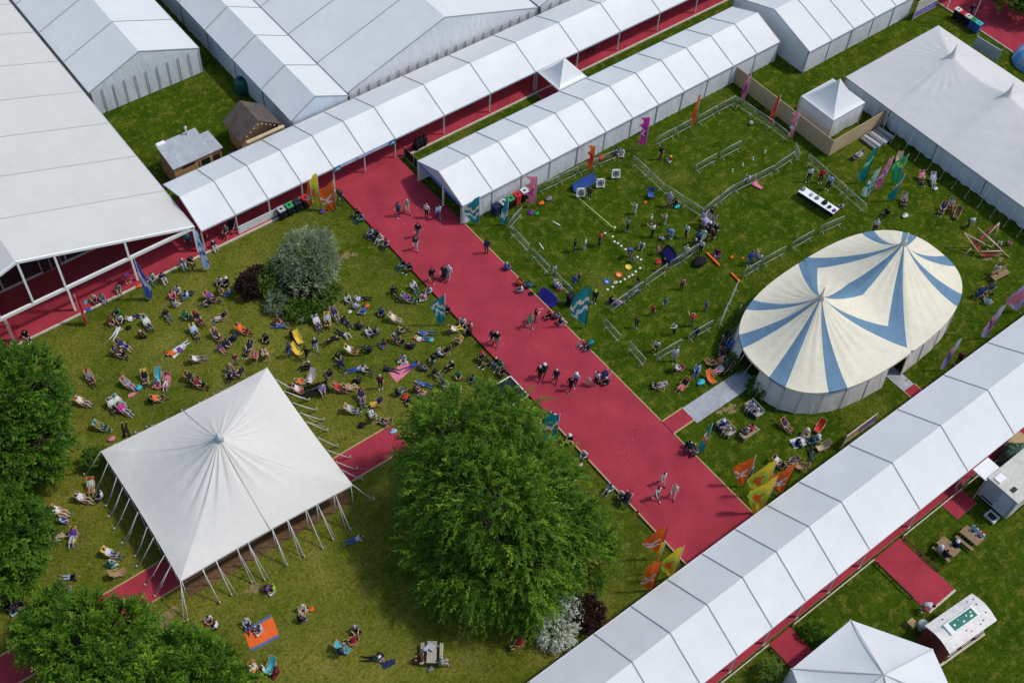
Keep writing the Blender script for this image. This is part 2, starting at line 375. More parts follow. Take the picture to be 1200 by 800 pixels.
# ================================================================== framed marquees
def sagged(a, b, c, d, u, v, sag):
    p = a.lerp(b, u).lerp(d.lerp(c, u), v); s = (math.sin(math.pi * u) * math.sin(math.pi * v)) ** .8 if 0 < u < 1 and 0 < v < 1 else 0
    return (p.x, p.y, p.z - sag * s)
def framed_tent(name, label, cat, axis, bays, w0, w1, wr, eave, ridge, roof, seam=SEAM, sw=.062, legs=(), walls=(), ends=(), ov=.08, sag=.05, group=None, wallm=None, ribs=None):
    """bays: positions of the frames along the axis; w0, w1 the eaves, wr the ridge across it. legs / walls: which sides ('0' = w0, '1' = w1);
    ends: which gables are closed ('a' = first frame, 'b' = last)."""
    P = (lambda a, q, z: Vector((a, q, z))) if axis == 'x' else (lambda a, q, z: Vector((q, a, z)))
    base = P((bays[0] + bays[-1]) / 2, (w0 + w1) / 2, 0)
    t = thing(name, label, cat, base, 0, group); wallm = wallm or PVC_W
    mb = MB(); k0 = (ridge - eave) / abs(wr - w0); k1 = (ridge - eave) / abs(w1 - wr)
    e0, e1 = w0 + math.copysign(ov, w0 - wr), w1 + math.copysign(ov, w1 - wr)
    for i in range(len(bays) - 1):
        a, b = bays[i], bays[i + 1]; g = sag * random.uniform(.7, 1.25)
        for side, (e, kk) in enumerate(((e0, k0), (e1, k1))):
            q = [P(a, e, eave - ov * kk), P(b, e, eave - ov * kk), P(b, wr, ridge), P(a, wr, ridge)]
            fl = (side == 0) != (axis == 'x')
            if wr < w0: fl = not fl
            mb.grid(lambda u, v, q=q, g=g: sagged(*q, u, v, g), 8, 8, flip=fl)
    for e, kk in ((e0, k0), (e1, k1)):                     # valance along each eave
        z = eave - ov * kk; q = [P(bays[0], e, z), P(bays[-1], e, z), P(bays[-1], e, z - .16), P(bays[0], e, z - .16)]
        mb.quad(*q)
    rf = build('roof', mb, roof, t)
    for a in bays:
        mb = MB()
        for e, kk in ((e0, k0), (e1, k1)): mb.bar(P(a, e, eave - ov * kk + .012), P(a, wr, ridge + .012), sw, .05)
        build('roof_keder', mb, seam, rf)
    mb = MB()
    for e, kk in ((e0, k0), (e1, k1)):
        mb = MB(); mb.bar(P(bays[0], e, eave - ov * kk - .03), P(bays[-1], e, eave - ov * kk - .03), .07, .09); build('eave_beam', mb, ALU, t)
    for sd, qv in (('0', w0), ('1', w1)):
        if sd in legs:
            for a in bays:
                mb = MB(); mb.bar(P(a, qv, .02), P(a, qv, eave - .05), .10, .10); mb.box(P(a, qv, .03), (.26, .26, .05)); build('post', mb, ALU, t)
        if sd in walls:
            for i in range(len(bays) - 1):
                a, b = bays[i] + .05, bays[i + 1] - .05; mb = MB(); ph = random.uniform(0, 6)
                def fw(u, v, a=a, b=b, ph=ph, qv=qv):
                    p = P(a + (b - a) * u, qv + (.05 * math.sin(9 * u + ph + 2 * v) * v * (1 - v) * 2 + .03 * math.sin(23 * u + 5 * v + ph) * v) , .03 + (eave - .1) * (1 - v)); return p
                mb.grid(fw, 10, 5); build('wall_panel', mb, wallm, t)
            for a in bays:
                mb = MB(); mb.bar(P(a, qv, .0), P(a, qv, eave - .05), .075, .12); build('post', mb, SEAM, t)
    for en, a in (('a', bays[0]), ('b', bays[-1])):
        if en in ends:
            mb = MB(); mb.poly([P(a, w0, eave), P(a, w1, eave), P(a, wr, ridge - .02)]); build('gable_wall', mb, wallm, t)
            mb = MB(); ph = random.uniform(0, 6)
            mb.grid(lambda u, v: P(a + .05 * math.sin(14 * u + ph) * v * (1 - v), w0 + (w1 - w0) * u, .03 + (eave - .03) * (1 - v)), 20, 5)
            build('end_wall', mb, wallm, t)
            if ribs:
                for k in range(ribs + 1):
                    mb = MB(); q = w0 + (w1 - w0) * k / ribs; o = -.10 if en == 'a' else .10
                    mb.bar(P(a + o * .8, q, 0), P(a + o * .8, q, eave - .04), .05, .05); build('upright', mb, SEAM, t)
    return t

# upper arcade (white roof over the red concourse)
A1X = [22.25, 25.2, 28.1, 31.1, 34.05, 37.0, 40.0, 44.95, 49.8, 54.7, 59.6, 64.5, 69.4, 74.3, 79.2, 84.1]
arc1 = framed_tent('arcade_tent', 'long white open fronted arcade tent over red carpet, running behind the archery tent', 'marquee', 'x', A1X, 61.5, 67.35, 64.4, 2.3, 3.45, PVC_B, legs='01')
mb = MB(); mb.box((36.95, 61.36, 2.17), (5.5, .03, .32)); fb = build('fascia_banner', mb, mat('pale_blue_banner', (.40, .46, .60), .6, .12, 3), arc1)
for x in (34.35, 39.65):
    mb = MB(); mb.box((x, 61.33, 2.12), (.62, .05, .46)); sg = build('hanging_sign', mb, mat('teal_sign', (.02, .20, .27), .5, .1, 3), arc1)
    mb = MB(); mb.box((x + .05, 61.30, 2.10), (.30, .012, .10)); mb.bar((x - .12, 61.298, 2.02), (x + .02, 61.298, 2.22), .06, .012); build('sign_mark', mb, WHITE, sg)
mb = MB(); mb.box((36.3, 61.33, 2.2), (.08, .04, .25)); build('banner_bracket', mb, SEAM, arc1)
mb = MB(); mb.box((28.2, 61.42, .50), (6.0, .05, .78)); build('skirt_panel', mb, PVC_W, arc1)

# archery side tent, closed walls and open entrance end
A2X = [39.95 + 2.97 * k for k in range(13)]
t2 = framed_tent('walled_tent', 'long white walled tent with a blue pelmet at its open end, beside the archery lawn', 'marquee', 'x', A2X, 52.2, 58.15, 55.3, 2.3, 3.45, PVC_B, legs='', walls='01', ends='b')
mb = MB(); mb.quad((39.95, 52.2, 2.3), (39.95, 58.15, 2.3), (39.95, 58.15, 2.02), (39.95, 52.2, 2.02)); build('entrance_pelmet', mb, mat('blue_pvc', (.06, .20, .62), .5, .08, 1), t2)
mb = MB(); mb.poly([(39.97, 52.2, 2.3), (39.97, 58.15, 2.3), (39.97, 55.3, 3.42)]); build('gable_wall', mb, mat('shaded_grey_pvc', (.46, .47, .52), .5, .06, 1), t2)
for y in (52.25, 54.7, 58.1):
    mb = MB(); mb.bar((39.97, y, 0), (39.97, y, 2.25), .11, .13); build('post', mb, WHITE, t2)

# link canopy between the two
def pagoda(name, label, x0, x1, y0, y1, eave, top, roofm=PVC_B, walls='', power=1.5, wallm=None, spike=.25, lift=0.):
    cx, cy = (x0 + x1) / 2, (y0 + y1) / 2; t = thing(name, label, 'pavilion', (cx, cy, 0))
    mb = MB(); cs = [Vector((x0, y0, eave)), Vector((x1, y0, eave)), Vector((x1, y1, eave)), Vector((x0, y1, eave))]
    for k in range(4):
        a, b = cs[k], cs[(k + 1) % 4]
        def f(u, v, a=a, b=b):
            e = a.lerp(b, u); p = e.lerp(Vector((cx, cy, 0)), v); z = eave + (top - eave) * v ** power - .06 * math.sin(math.pi * u) * (1 - v) * v * 2
            return (p.x, p.y, z)
        mb.grid(f, 10, 10, smooth=False); mb.quad(a, a - Vector((0, 0, .14)), b - Vector((0, 0, .14)), b)
    build('canopy', mb, roofm, t)
    mb = MB()
    for k in range(4):
        a, b = cs[k], cs[(k + 1) % 4]; mb.bar(a - Vector((0, 0, .05)), b - Vector((0, 0, .05)), .06, .08)
    build('eave_beam', mb, ALU, t)
    for c in cs:
        mb = MB(); mb.bar((c.x, c.y, 0), (c.x, c.y, eave - .05), .09, .09); build('post', mb, ALU, t)
    for k in range(4):
        if 'frbl'[k] in walls:
            a, b = cs[k], cs[(k + 1) % 4]; mb = MB()
            mb.grid(lambda u, v: a.lerp(b, u) * 1 + Vector((0, 0, -(eave - lift - .05) * v)) + Vector((.04 * math.sin(12 * u + v * 3) * v, .04 * math.sin(11 * u + 2) * v, 0)), 12, 5)
            build('wall_panel', mb, wallm or PVC_W, t)
    return t
pagoda('link_canopy', 'small white pointed canopy linking the arcade to the walled tent', 54.85, 57.95, 58.35, 61.35, 2.3, 3.9)
pg = pagoda('pagoda_tent', 'small white walled pagoda tent behind the plywood hoarding', 71.55, 75.55, 41.95, 45.7, 2.45, 4.75, walls='frbl', lift=.25)

# marquees across the upper left
def big_left():
    ys = [61.75 + 4.67 * k for k in range(10)]; t = framed_tent('glazed_marquee', 'huge ivory marquee with a smoked glass gable over a red porch', 'marquee', 'y', ys, -3.6, 21.85, 9.1, 2.65, 7.05, CREAM_PVC, SEAM_L, .06, legs='1', sag=.07)
    Y = 61.72
    mb = MB(); mb.bar((-3.6, Y, 2.62), (21.85, Y, 2.62), .18, .26); build('tie_beam', mb, WHITE, t)
    for a, b in (((-3.6, Y - .02, 2.7), (9.1, Y - .02, 7.06)), ((9.1, Y - .02, 7.06), (21.85, Y - .02, 2.7))):
        mb = MB(); mb.bar(a, b, .14, .2); build('rafter', mb, WHITE, t)
    for x, z in ((9.15, 7.0), (11.6, 6.1), (16.55, 4.42), (6.7, 6.1), (1.7, 4.4)):
        mb = MB(); mb.bar((x, Y, 2.7), (x, Y, z), .15, .15); build('gable_post', mb, WHITE, t)
    for x in (-3.5, 1.7, 6.9, 11.65, 16.65, 21.75):
        mb = MB(); mb.bar((x, Y - .03, .1), (x, Y - .03, 2.5), .15, .15); build('post', mb, WHITE, t)
    mb = MB(); mb.poly([(-3.4, Y + .07, 2.72), (21.6, Y + .07, 2.72), (9.1, Y + .07, 6.95)]); build('gable_glazing', mb, glass_mat(), t)
    Y2 = 66.42                                               # the inner front, one bay back
    mb = MB(); mb.poly([(-3.4, Y2, .12), (21.6, Y2, .12), (21.6, Y2, 2.6), (9.1, Y2, 6.9), (-3.4, Y2, 2.6)]); iw = build('inner_front', mb, GLASS_D, t)
    mb = MB()
    for z in (.2, 2.65): mb.bar((-3.4, Y2 - .06, z), (21.6, Y2 - .06, z), .1, .14)
    for x in [-3.3 + 1.65 * k for k in range(16)]: mb.bar((x, Y2 - .06, .15), (x, Y2 - .06, 2.6 + max(0, (4.3 - abs(x - 9.1) * .344))), .09, .09)
    build('inner_frame', mb, WHITE, iw)
    for x in (5.2, 12.0):
        mb = MB(); mb.box((x, Y2 - .12, 1.2), (1.5, .06, 2.0)); d = build('door', mb, GLASS_D, t)
        mb = MB()
        for a, b in (((x - .75, .2), (x - .75, 2.2)), ((x + .75, .2), (x + .75, 2.2)), ((x - .75, 2.2), (x + .75, 2.2)), ((x, .2), (x, 2.2))): mb.bar((a[0], Y2 - .17, a[1]), (b[0], Y2 - .17, b[1]), .07, .05)
        build('door_frame', mb, WHITE, d)
    return t
def glass_mat():
    if 'tinted_gauze' in MATS: return MATS['tinted_gauze']
    m = bpy.data.materials.new('tinted_gauze'); m.use_nodes = True; nt = m.node_tree
    b = nt.nodes['Principled BSDF']; b.inputs['Base Color'].default_value = (.05, .03, .035, 1); b.inputs['Roughness'].default_value = .25
    t = _n(nt, 'ShaderNodeBsdfTransparent'); t.inputs[0].default_value = (.72, .66, .68, 1); x = _n(nt, 'ShaderNodeMixShader'); x.inputs[0].default_value = .10
    o = nt.nodes['Material Output']; nt.links.new(t.outputs[0], x.inputs[1]); nt.links.new(b.outputs[0], x.inputs[2]); nt.links.new(x.outputs[0], o.inputs[0])
    MATS['tinted_gauze'] = m; return m
big_left()
framed_tent('quilted_end_marquee', 'white marquee with a quilted end wall and dark uprights, beside the ivory marquee', 'marquee', 'y', [80.05 + 4.75 * k for k in range(6)], 22.35, 32.35, 27.2, 2.6, 4.6, PVC_B, legs='', walls='0', ends='a', ribs=10)
framed_tent('narrow_marquee', 'narrow white marquee with a bluish shaded side wall behind the two wooden cabins', 'marquee', 'y', [67.7 + 4.75 * k for k in range(9)], 34.15, 39.5, 36.5, 2.6, 4.0, PVC_B, walls='0', ends='a', wallm=CANVAS_BW)  # bluish shade of the side wall is put into its canvas colour
framed_tent('wide_marquee', 'widest white marquee behind the arcade, tall triangular gable with short dark uprights', 'marquee', 'y', [68.0 + 4.7 * k for k in range(9)], 39.8, 60.1, 49.8, 2.6, 5.95, PVC_B, ends='a', ribs=20)
framed_tent('corner_marquee', 'white marquee right of the widest one, only its front corner in view', 'marquee', 'y', [68.0 + 4.7 * k for k in range(7)], 60.5, 75.0, 67.7, 2.6, 5.0, PVC_B, ends='a', walls='0', ribs=12)
t8 = framed_tent('crossways_tent', 'tall white walled tent meeting the far end of the archery tent', 'marquee', 'x', [76.5 + 2.95 * k for k in range(6)], 49.5, 59.0, 54.3, 2.5, 4.0, PVC_B, walls='01', ends='ab')
t = thing('banner_wall', 'purple and cream banner wall standing at the end of the tall walled tent', 'banner', (92.8, 48.85, 0))
mb = MB(); mb.box((92.75, 48.85, 1.55), (3.3, .05, 1.0)); build('upper_panel', mb, mat('cream_panel', (.50, .50, .44), .7, .08, 2), t)
mb = MB(); mb.box((92.75, 48.84, .62), (3.3, .05, .75)); pp = build('purple_panel', mb, mat('violet_panel', (.22, .15, .48), .6, .15, 1.5), t)
mb = MB()
for k in range(9): mb.box((91.6 + .25 * k, 48.805, .62 + .08 * ((k * 7) % 3 - 1)), (.17, .01, .12))
build('pale_mark', mb, mat('pale_violet', (.42, .36, .68), .6, .1, 3), pp)
for z in (.2, 1.02, 2.07):
    mb = MB(); mb.bar((91.05, 48.85, z), (94.4, 48.85, z), .09, .08); build('rail', mb, KERB, t)
for x in (91.05, 94.4):
    mb = MB(); mb.bar((x, 48.85, 0), (x, 48.85, 2.1), .09, .09); build('post', mb, KERB, t)

# lower arcade
A3X = [5.15, 10.1, 15.1, 20.12, 25.14, 28.14, 31.16, 34.15, 37.1, 40.05, 43.06, 48.0, 52.97, 58.0, 63.0, 68.0, 73.0, 78.0, 83.0]
arc3 = framed_tent('lower_arcade_tent', 'longest white arcade tent, passing in front of the striped big top', 'marquee', 'x', A3X, 12.65, 18.7, 15.65, 2.5, 4.2, PVC_B, legs='01', sag=.06)
def low_rail(name, label, pts, h=.5, m=KERB, gap=1.5, flat=False):
    t = thing(name, label, 'fence', (sum(p[0] for p in pts) / len(pts), sum(p[1] for p in pts) / len(pts), 0))
    mb = MB(); pm = []
    for a, b in zip(pts, pts[1:]):
        a, b = Vector((*a, 0)), Vector((*b, 0)); n = max(1, round((b - a).length / gap))
        for k in range(n + 1): pm.append(a.lerp(b, k / n))
        mb.bar(a + Vector((0, 0, h)), b + Vector((0, 0, h)), .07, .09)
    build('rail', mb, m, t)
    for p in pm[:90]:
        q = MB(); q.bar((p.x, p.y, 0), (p.x, p.y, h + .02), .07, .07); build('post', q, m, t)
    return t
low_rail('low_fence', 'low pale rail between lower arcade and white trailer', [(58.0, 12.3), (53.6, 12.3)], .35)
low_rail('low_fence', 'low pale rail along lower arcade facing the picnic tables', [(53.2, 12.3), (47.1, 12.3)], .35)
low_rail('low_fence', 'low pale rail between the two red carpet branches', [(44.1, 12.3), (36.5, 12.3)], .35)
low_rail('low_fence', 'low pale rail left of the pointed pavilion branch', [(34.2, 12.3), (27.0, 12.3)], .35)
low_rail('low_fence', 'dark low rail on the pavilion side of the wagon branch', [(44.12, 12.1), (44.12, 9.0)], .3, mat('maroon_rail', (.10, .02, .025), .7, .2, 3))
low_rail('low_fence', 'dark low rail on the picnic table side of the wagon branch', [(47.02, 12.1), (47.02, 9.3)], .3, mat('maroon_rail', (.10, .02, .025)))
low_rail('low_fence', 'dark low rail left of the red pavilion branch', [(34.28, 12.1), (34.28, 9.4)], .3, mat('maroon_rail', (.10, .02, .025)))

# pointed pavilion at the lower edge
def hexpav():
    c = at(1036, 790, 4.3); t = thing('pointed_pavilion', 'white six sided pavilion with a pointed roof, beside the painted wagon', 'pavilion', (c.x, c.y, 0))
    a0 = at(997, 726, 2.4); a1 = at(1093, 760, 2.4); a5 = at(928, 783, 2.4)
    pts = [a0, a1, Vector((2 * c.x - a5.x, 2 * c.y - a5.y, 2.4)), Vector((2 * c.x - a0.x, 2 * c.y - a0.y, 2.4)), Vector((2 * c.x - a1.x, 2 * c.y - a1.y, 2.4)), a5]
    mb = MB()
    for k in range(6):
        a, b = pts[k], pts[(k + 1) % 6]
        mb.grid(lambda u, v, a=a, b=b: tuple(a.lerp(b, u).lerp(Vector((c.x, c.y, 0)), v).xy) + (2.4 + 1.9 * v ** 1.15 - .10 * math.sin(math.pi * u) * math.sin(math.pi * v),), 10, 10, smooth=False)
        mb.quad(a, b, b - Vector((0, 0, .2)), a - Vector((0, 0, .2)))
    rf = build('canopy', mb, PVC_B, t)
    mb = MB()
    for a in pts: mb.bar(a + Vector((0, 0, .015)), (c.x, c.y, 4.31), .05, .03)
    build('roof_keder', mb, SEAM_L, rf)
    for a in pts:
        mb = MB(); mb.bar((a.x, a.y, 0), (a.x, a.y, 2.35), .1, .1); build('post', mb, ALU, t)
    for k in range(6):
        a, b = pts[k], pts[(k + 1) % 6]; mb = MB(); mb.grid(lambda u, v: a.lerp(b, u) - Vector((0, 0, 2.3 * v)) + Vector((0, .03 * math.sin(15 * u) * v, 0)), 12, 4); build('wall_panel', mb, PVC_W, t)
hexpav()

# ================================================================== pale twin peaked marquee on the right
def right_marquee():
    x0, x1, yb, yf, ev = 76.95, 89.7, 45.4, 9.0, 2.2; cx = 83.9; peaks = [40.15 - 6.05 * k for k in range(6)]; zp = 4.75
    t = thing('canvas_marquee', 'pale grey canvas marquee with a row of pointed king poles, right of the plywood hoarding', 'marquee', (cx, (yb + yf) / 2, 0))
    def ridge(y):
        d = min(abs(y - q) for q in peaks)
        if y > peaks[0]: return zp - 0.0
        return zp - .35 * math.sin(min(1, d / 3.02) * math.pi / 2) ** 1.0
    def spike(x, y):
        s = 0
        for q in peaks:
            r = math.hypot(x - cx, y - q); s = max(s, .22 * math.exp(-r / .6))
        return s
    def surf(u, v):
        y = yb + (yf - yb) * v; x = x0 + (x1 - x0) * u
        k = abs(x - cx) / ((cx - x0) if x < cx else (x1 - cx)); hip = 1.
        if y > peaks[0]:
            e = (y - peaks[0]) / (yb - peaks[0]); kk = max(k, e); r = (zp)
            z = ev + (r - ev) * (1 - kk) ** 1.12
        else: z = ev + (ridge(y) - ev) * (1 - k) ** 1.03
        ang = math.atan2(y - peaks[0], x - cx); rad = math.hypot(x - cx, y - peaks[0])
        if y > peaks[0] - 2: z += .028 * math.sin(ang * 26) * math.exp(-((rad - 2.5) / 2) ** 2)
        z += .022 * math.sin(x * 3.1 + y * 1.7) * (1 - k) * k * 4 * .5
        return (x, y, z + spike(x, y))
    mb = MB(); mb.grid(surf, 72, 200, flip=True); rf = build('roof', mb, CANVAS_G, t)
    for q in peaks: mb = MB(); mb.tube([(cx, q, zp - .3), (cx, q, zp + .0), (cx, q, zp + .45), (cx, q, zp + 1.35)], [.62, .36, .17, .02], 14); build('peak_cap', mb, CANVAS, rf)
    mb = MB(); mb.tube([(x0 - .02, y, ev - .03) for y in (yb, yf)], .05, 6); mb.tube([(x0, yb, ev - .03), (x1, yb, ev - .03)], .05, 6)
    build('eave_rope', mb, SEAM, rf)
    L = yb - yf; n = 7
    for k in range(n):
        ya, yb_ = yb - L * k / n - .04, yb - L * (k + 1) / n + .04; mb = MB(); ph = k * 1.7
        mb.grid(lambda u, v: (x0 + .10 + .22 * v + .07 * math.sin(u * 31 + ph) * v, ya + (yb_ - ya) * u, (ev - .08) * (1 - v) + (.03 + .10 * abs(math.sin(u * 9 + ph))) * v), 40, 6)
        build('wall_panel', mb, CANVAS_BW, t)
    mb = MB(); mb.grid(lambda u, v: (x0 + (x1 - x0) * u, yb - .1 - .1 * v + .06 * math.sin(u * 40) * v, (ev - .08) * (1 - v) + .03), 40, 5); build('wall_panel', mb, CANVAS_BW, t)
    for k in range(26):
        y = 44 - k * 1.35; mb = MB(); mb.tube([(x0 + .0, y, ev - .05), (x0 - .95, y - .1, .0)], .018, 5); mb.tube([(x0 - .93, y - .1, 0), (x0 - .99, y - .1, .3)], .035, 6); build('guy_rope', mb, ROPE, t)
right_marquee()

# ================================================================== striped big top
def big_top():
    XC, YC = 57.4, 26.95; PK = [Vector((53.25, 27.5, 6.05)), Vector((62.2, 27.5, 6.05))]; EV = 2.45; MID = 57.75
    t = thing('big_top', 'oval big top striped cream and blue with two pointed peaks', 'circus tent', (XC, YC, 0))
    blues = [(-9, 9), (38, 51), (109, 123), (151, 164), (194, 207), (237, 252), (309, 322)]
    A, B = 9.8, 5.42
    def oval(d, o):                                          # distance from o to the oval in direction d (superellipse)
        lo, hi = 0., 25.
        for _ in range(40):
            m = (lo + hi) / 2; x, y = (o.x + d[0] * m - XC) / A, (o.y + d[1] * m - YC) / B
            if abs(x) ** 2.6 + abs(y) ** 2.6 < 1: lo = m
            else: hi = m
        return lo
    def seam_z(y):
        k = min(1, abs(y - 27.3) / 5.6); return EV + 1.5 * (1 - k) ** 1.25
    mb = MB(); N = 144; NV = 14; eave = []
    for pk, sgn in ((PK[0], 1), (PK[1], -1)):
        def bnd(th):
            d = (math.cos(th), math.sin(th)); r = oval(d, pk); z = EV; inn = False
            if d[0] * sgn > 1e-6:
                rs = (MID - pk.x) / d[0]
                if rs < r: r = rs; inn = True; z = seam_z(pk.y + d[1] * r)
            return Vector((pk.x + d[0] * r, pk.y + d[1] * r, z)), inn
        angs = set(k * 360 / N for k in range(N))
        for a, b in blues: angs |= {a % 360, b % 360}
        c0 = math.degrees(math.atan2(22.1 - 27.5, 4.5)) % 360; angs |= {50.0, 310.5}
        angs = sorted(angs); keep = [angs[0]]
        for a in angs[1:]:
            if a - keep[-1] > .35 or any(abs(a - q % 360) < 1e-6 for p in blues for q in p): keep.append(a)
        n = len(keep)
        for i in range(n):
            a0, a1 = keep[i], keep[(i + 1) % n] + (360 if i == n - 1 else 0); mid = (a0 + a1) / 2 % 360
            blue = any(a <= mid <= b or a <= mid - 360 <= b for a, b in blues)
            th = [D2R(a0), D2R(a1)]
            if sgn < 0: th = [math.pi - q for q in th]
            e0, i0 = bnd(th[0]); e1, i1 = bnd(th[1])
            def f(u, v, e0=e0, e1=e1, th=th):
                e = e0.lerp(e1, u); p = pk.lerp(e, v); q = 1 - v
                z = e.z + (pk.z - e.z) * (.80 * q ** 1.35 + .20 * q ** 5) ; ang = th[0] + (th[1] - th[0]) * u
                z += .028 * math.sin(ang * 29) * v * (1 - v) * 4 * .6
                return (p.x, p.y, z)
            mb.grid(f, 1, NV, m=1 if blue else 0, flip=sgn > 0)
            if not (i0 and i1): eave.append((e0, e1, 1 if blue else 0))
    rf = build('canopy', mb, [CANVAS_C, CANVAS_B], t)
    mb = MB()
    for e0, e1, c in eave: mb.quad(e0, e1, e1 - Vector((0, 0, .2)), e0 - Vector((0, 0, .2)), c)
    build('valance', mb, [CANVAS_C, CANVAS_B], rf)
    for pk in PK:
        mb = MB(); mb.tube([(pk.x, pk.y, 5.7), (pk.x, pk.y, 6.25), (pk.x, pk.y, 7.0)], [.28, .10, .05], 10); mb.ball((pk.x, pk.y, 6.2), (.17, .17, .12), 8, 5); build('king_pole', mb, CANVAS, t)
    # wall of hung canvas panels, open at the two doors
    n = 32; k_open = []
    for k in range(n):
        t0, t1 = 2 * math.pi * k / n, 2 * math.pi * (k + 1) / n
        def pt(th, s=1.0):
            c, d = math.cos(th), math.sin(th); r = (abs(c) ** 2.6 + abs(d) ** 2.6) ** (-1 / 2.6); return Vector((XC + A * r * c * s, YC + B * r * d * s, 0))
        m = pt((t0 + t1) / 2)
        if (m - Vector((47.9, 28, 0))).length < .8 or (m - Vector((57.0, 21.7, 0))).length < .8: continue
        mb = MB(); ph = k * 2.1
        mb.grid(lambda u, v: tuple(pt(t0 + (t1 - t0) * u, .985 + .003 * math.sin(u * 7 + ph) * v + .035 * v).xy) + ((EV - .1) * (1 - v) + (.02 + .05 * math.sin(u * math.pi)) * v,), 8, 4); build('wall_panel', mb, CANVAS_W, t)
        mb = MB(); p = pt(t0, 1.028); p_ = pt(t0, .992); mb.bar((p.x, p.y, 0), (p_.x, p_.y, EV - .05), .045); build('side_pole', mb, SEAM_L, t)
    for k in range(22):
        th = 2 * math.pi * (k + .5) / 22; a = pt(th); b = pt(th, 1.14); mb = MB(); mb.tube([(a.x, a.y, EV), (b.x, b.y, 0)], .014, 5); mb.tube([(b.x, b.y, -.02), (b.x, b.y, .22)], .03, 6)
        build('guy_rope', mb, mat('green_rope', (.10, .25, .20), .8, .2, 5), t)
    for a, b in (((48.3, 27.0, 1.9), (47.4, 26.9, 0)), ((48.3, 28.9, 1.9), (47.4, 29.0, 0))): mb = MB(); mb.tube([a, b], .03, 6); build('door_strut', mb, WHITE, t)
big_top()

# ================================================================== pale four sided canopy
def canopy():
    cs = [Vector((7.05, 36.5, 2.45)), Vector((19.2, 36.0, 2.45)), Vector((19.6, 47.35, 2.45)), Vector((7.4, 47.8, 2.45))]; pk = Vector((13.3, 41.9, 6.15))
    t = thing('stretched_canopy', 'square pale canvas canopy on white guy ropes, its single peak pleated', 'canopy', (13.3, 41.9, 0))
    mb = MB()
    for k in range(4):
        a, b = cs[k], cs[(k + 1) % 4]
        def f(u, v, a=a, b=b, k=k):
            s = v; e = a.lerp(b, u); inw = (pk - e); inw.z = 0
            e = e + inw * (.018 * math.sin(math.pi * u))
            p = pk.lerp(e, s); q = 1 - s
            rr = min(1.0, math.hypot(p.x - pk.x, p.y - pk.y) / 5.9); w = s ** .9; q = 1 - min(1.0, (1 - w) * rr + w * s)
            z = 2.45 + 3.7 * (.86 * q ** 1.12 + .14 * q ** 7)
            fold = (k + u) * 2 * math.pi / 4
            amp = .045 if k in (0, 3) else .020
            amp = amp * (1 if k in (0, 3) else .8)
            z += amp * math.sin(fold * 22 + .8 * math.sin(fold * 5)) * math.exp(-((s - .28) / .26) ** 2) + .010 * math.sin(fold * 47) * math.exp(-((s - .3) / .3) ** 2)
            return (p.x, p.y, z)
        mb.grid(f, 90, 30, flip=True); mb.grid(lambda u, v, f=f: tuple(Vector(f(u, 1)) - Vector((0, 0, .16 * v))), 90, 1)
    rf = build('canopy', mb, CANVAS, t)
    mb = MB(); 
    for yy in (36.35, 47.5):
        e = Vector((13.25, yy, 2.45)); mb.tube([Vector((pk.lerp(e, s_).x, pk.lerp(e, s_).y, 2.49 + 3.7 * (.86 * (1 - s_) ** 1.12 + .14 * (1 - s_) ** 7))) for s_ in [.05 + .95 * k / 14 for k in range(15)]], .028 if yy < 40 else .018, 6)
    build('seam', mb, SEAM_L, rf)
    mb = MB(); mb.tube([pk + Vector((0, 0, -.4)), pk + Vector((0, 0, .12)), pk + Vector((0, 0, .55))], [.35, .12, .03], 10); build('peak_cap', mb, CANVAS_BW, rf)
    mb = MB(); mb.tube([(13.3, 41.9, 0), (13.3, 41.9, 5.9)], .07, 8); build('king_pole', mb, WOOD, t)
    for k in range(4):
        a, b = cs[k], cs[(k + 1) % 4]; out = Vector(((b - a).y, -(b - a).x, 0)).normalized(); n = 10
        for i in range(n + 1):
            if i == n: continue
            p = a.lerp(b, i / n if not i else min(.97, (i + random.uniform(-.22, .22)) / n)); mb = MB(); p2 = p + (pk - p) * .015; g0 = Vector((p2.x, p2.y, 0))
            mb.tube([g0, (p2.x, p2.y, 2.4)], .03, 6); build('side_pole', mb, WHITE, t)
            o = out if i else (out + (a - pk).xy.to_3d().normalized()).normalized()
            ln = random.uniform(1.35, 1.7); q = p + o * ln + Vector((random.uniform(-.1, .1), random.uniform(-.1, .1), 0)); q.z = 0
            mb = MB(); mb.tube([p, p.lerp(q, .5) + Vector((0, 0, -.06)), q], [.025, .032, .045], 6); mb.tube([q + Vector((0, 0, -.02)), q + Vector((0, 0, .32))], .04, 6)
            q2 = q + Vector((random.uniform(-.35, .35), random.uniform(-.35, .35), 0)); 
            if random.random() < .5: mb.tube([p.lerp(q, .1), p.lerp(q2, .55) + Vector((0, 0, -.06)), q2], .018, 5)
            mb.tube([p.lerp(q, .62), p.lerp(q, .62) + Vector((.1, .05, -.35))], .02, 5); build('guy_rope', mb, ROPE, t)
canopy()
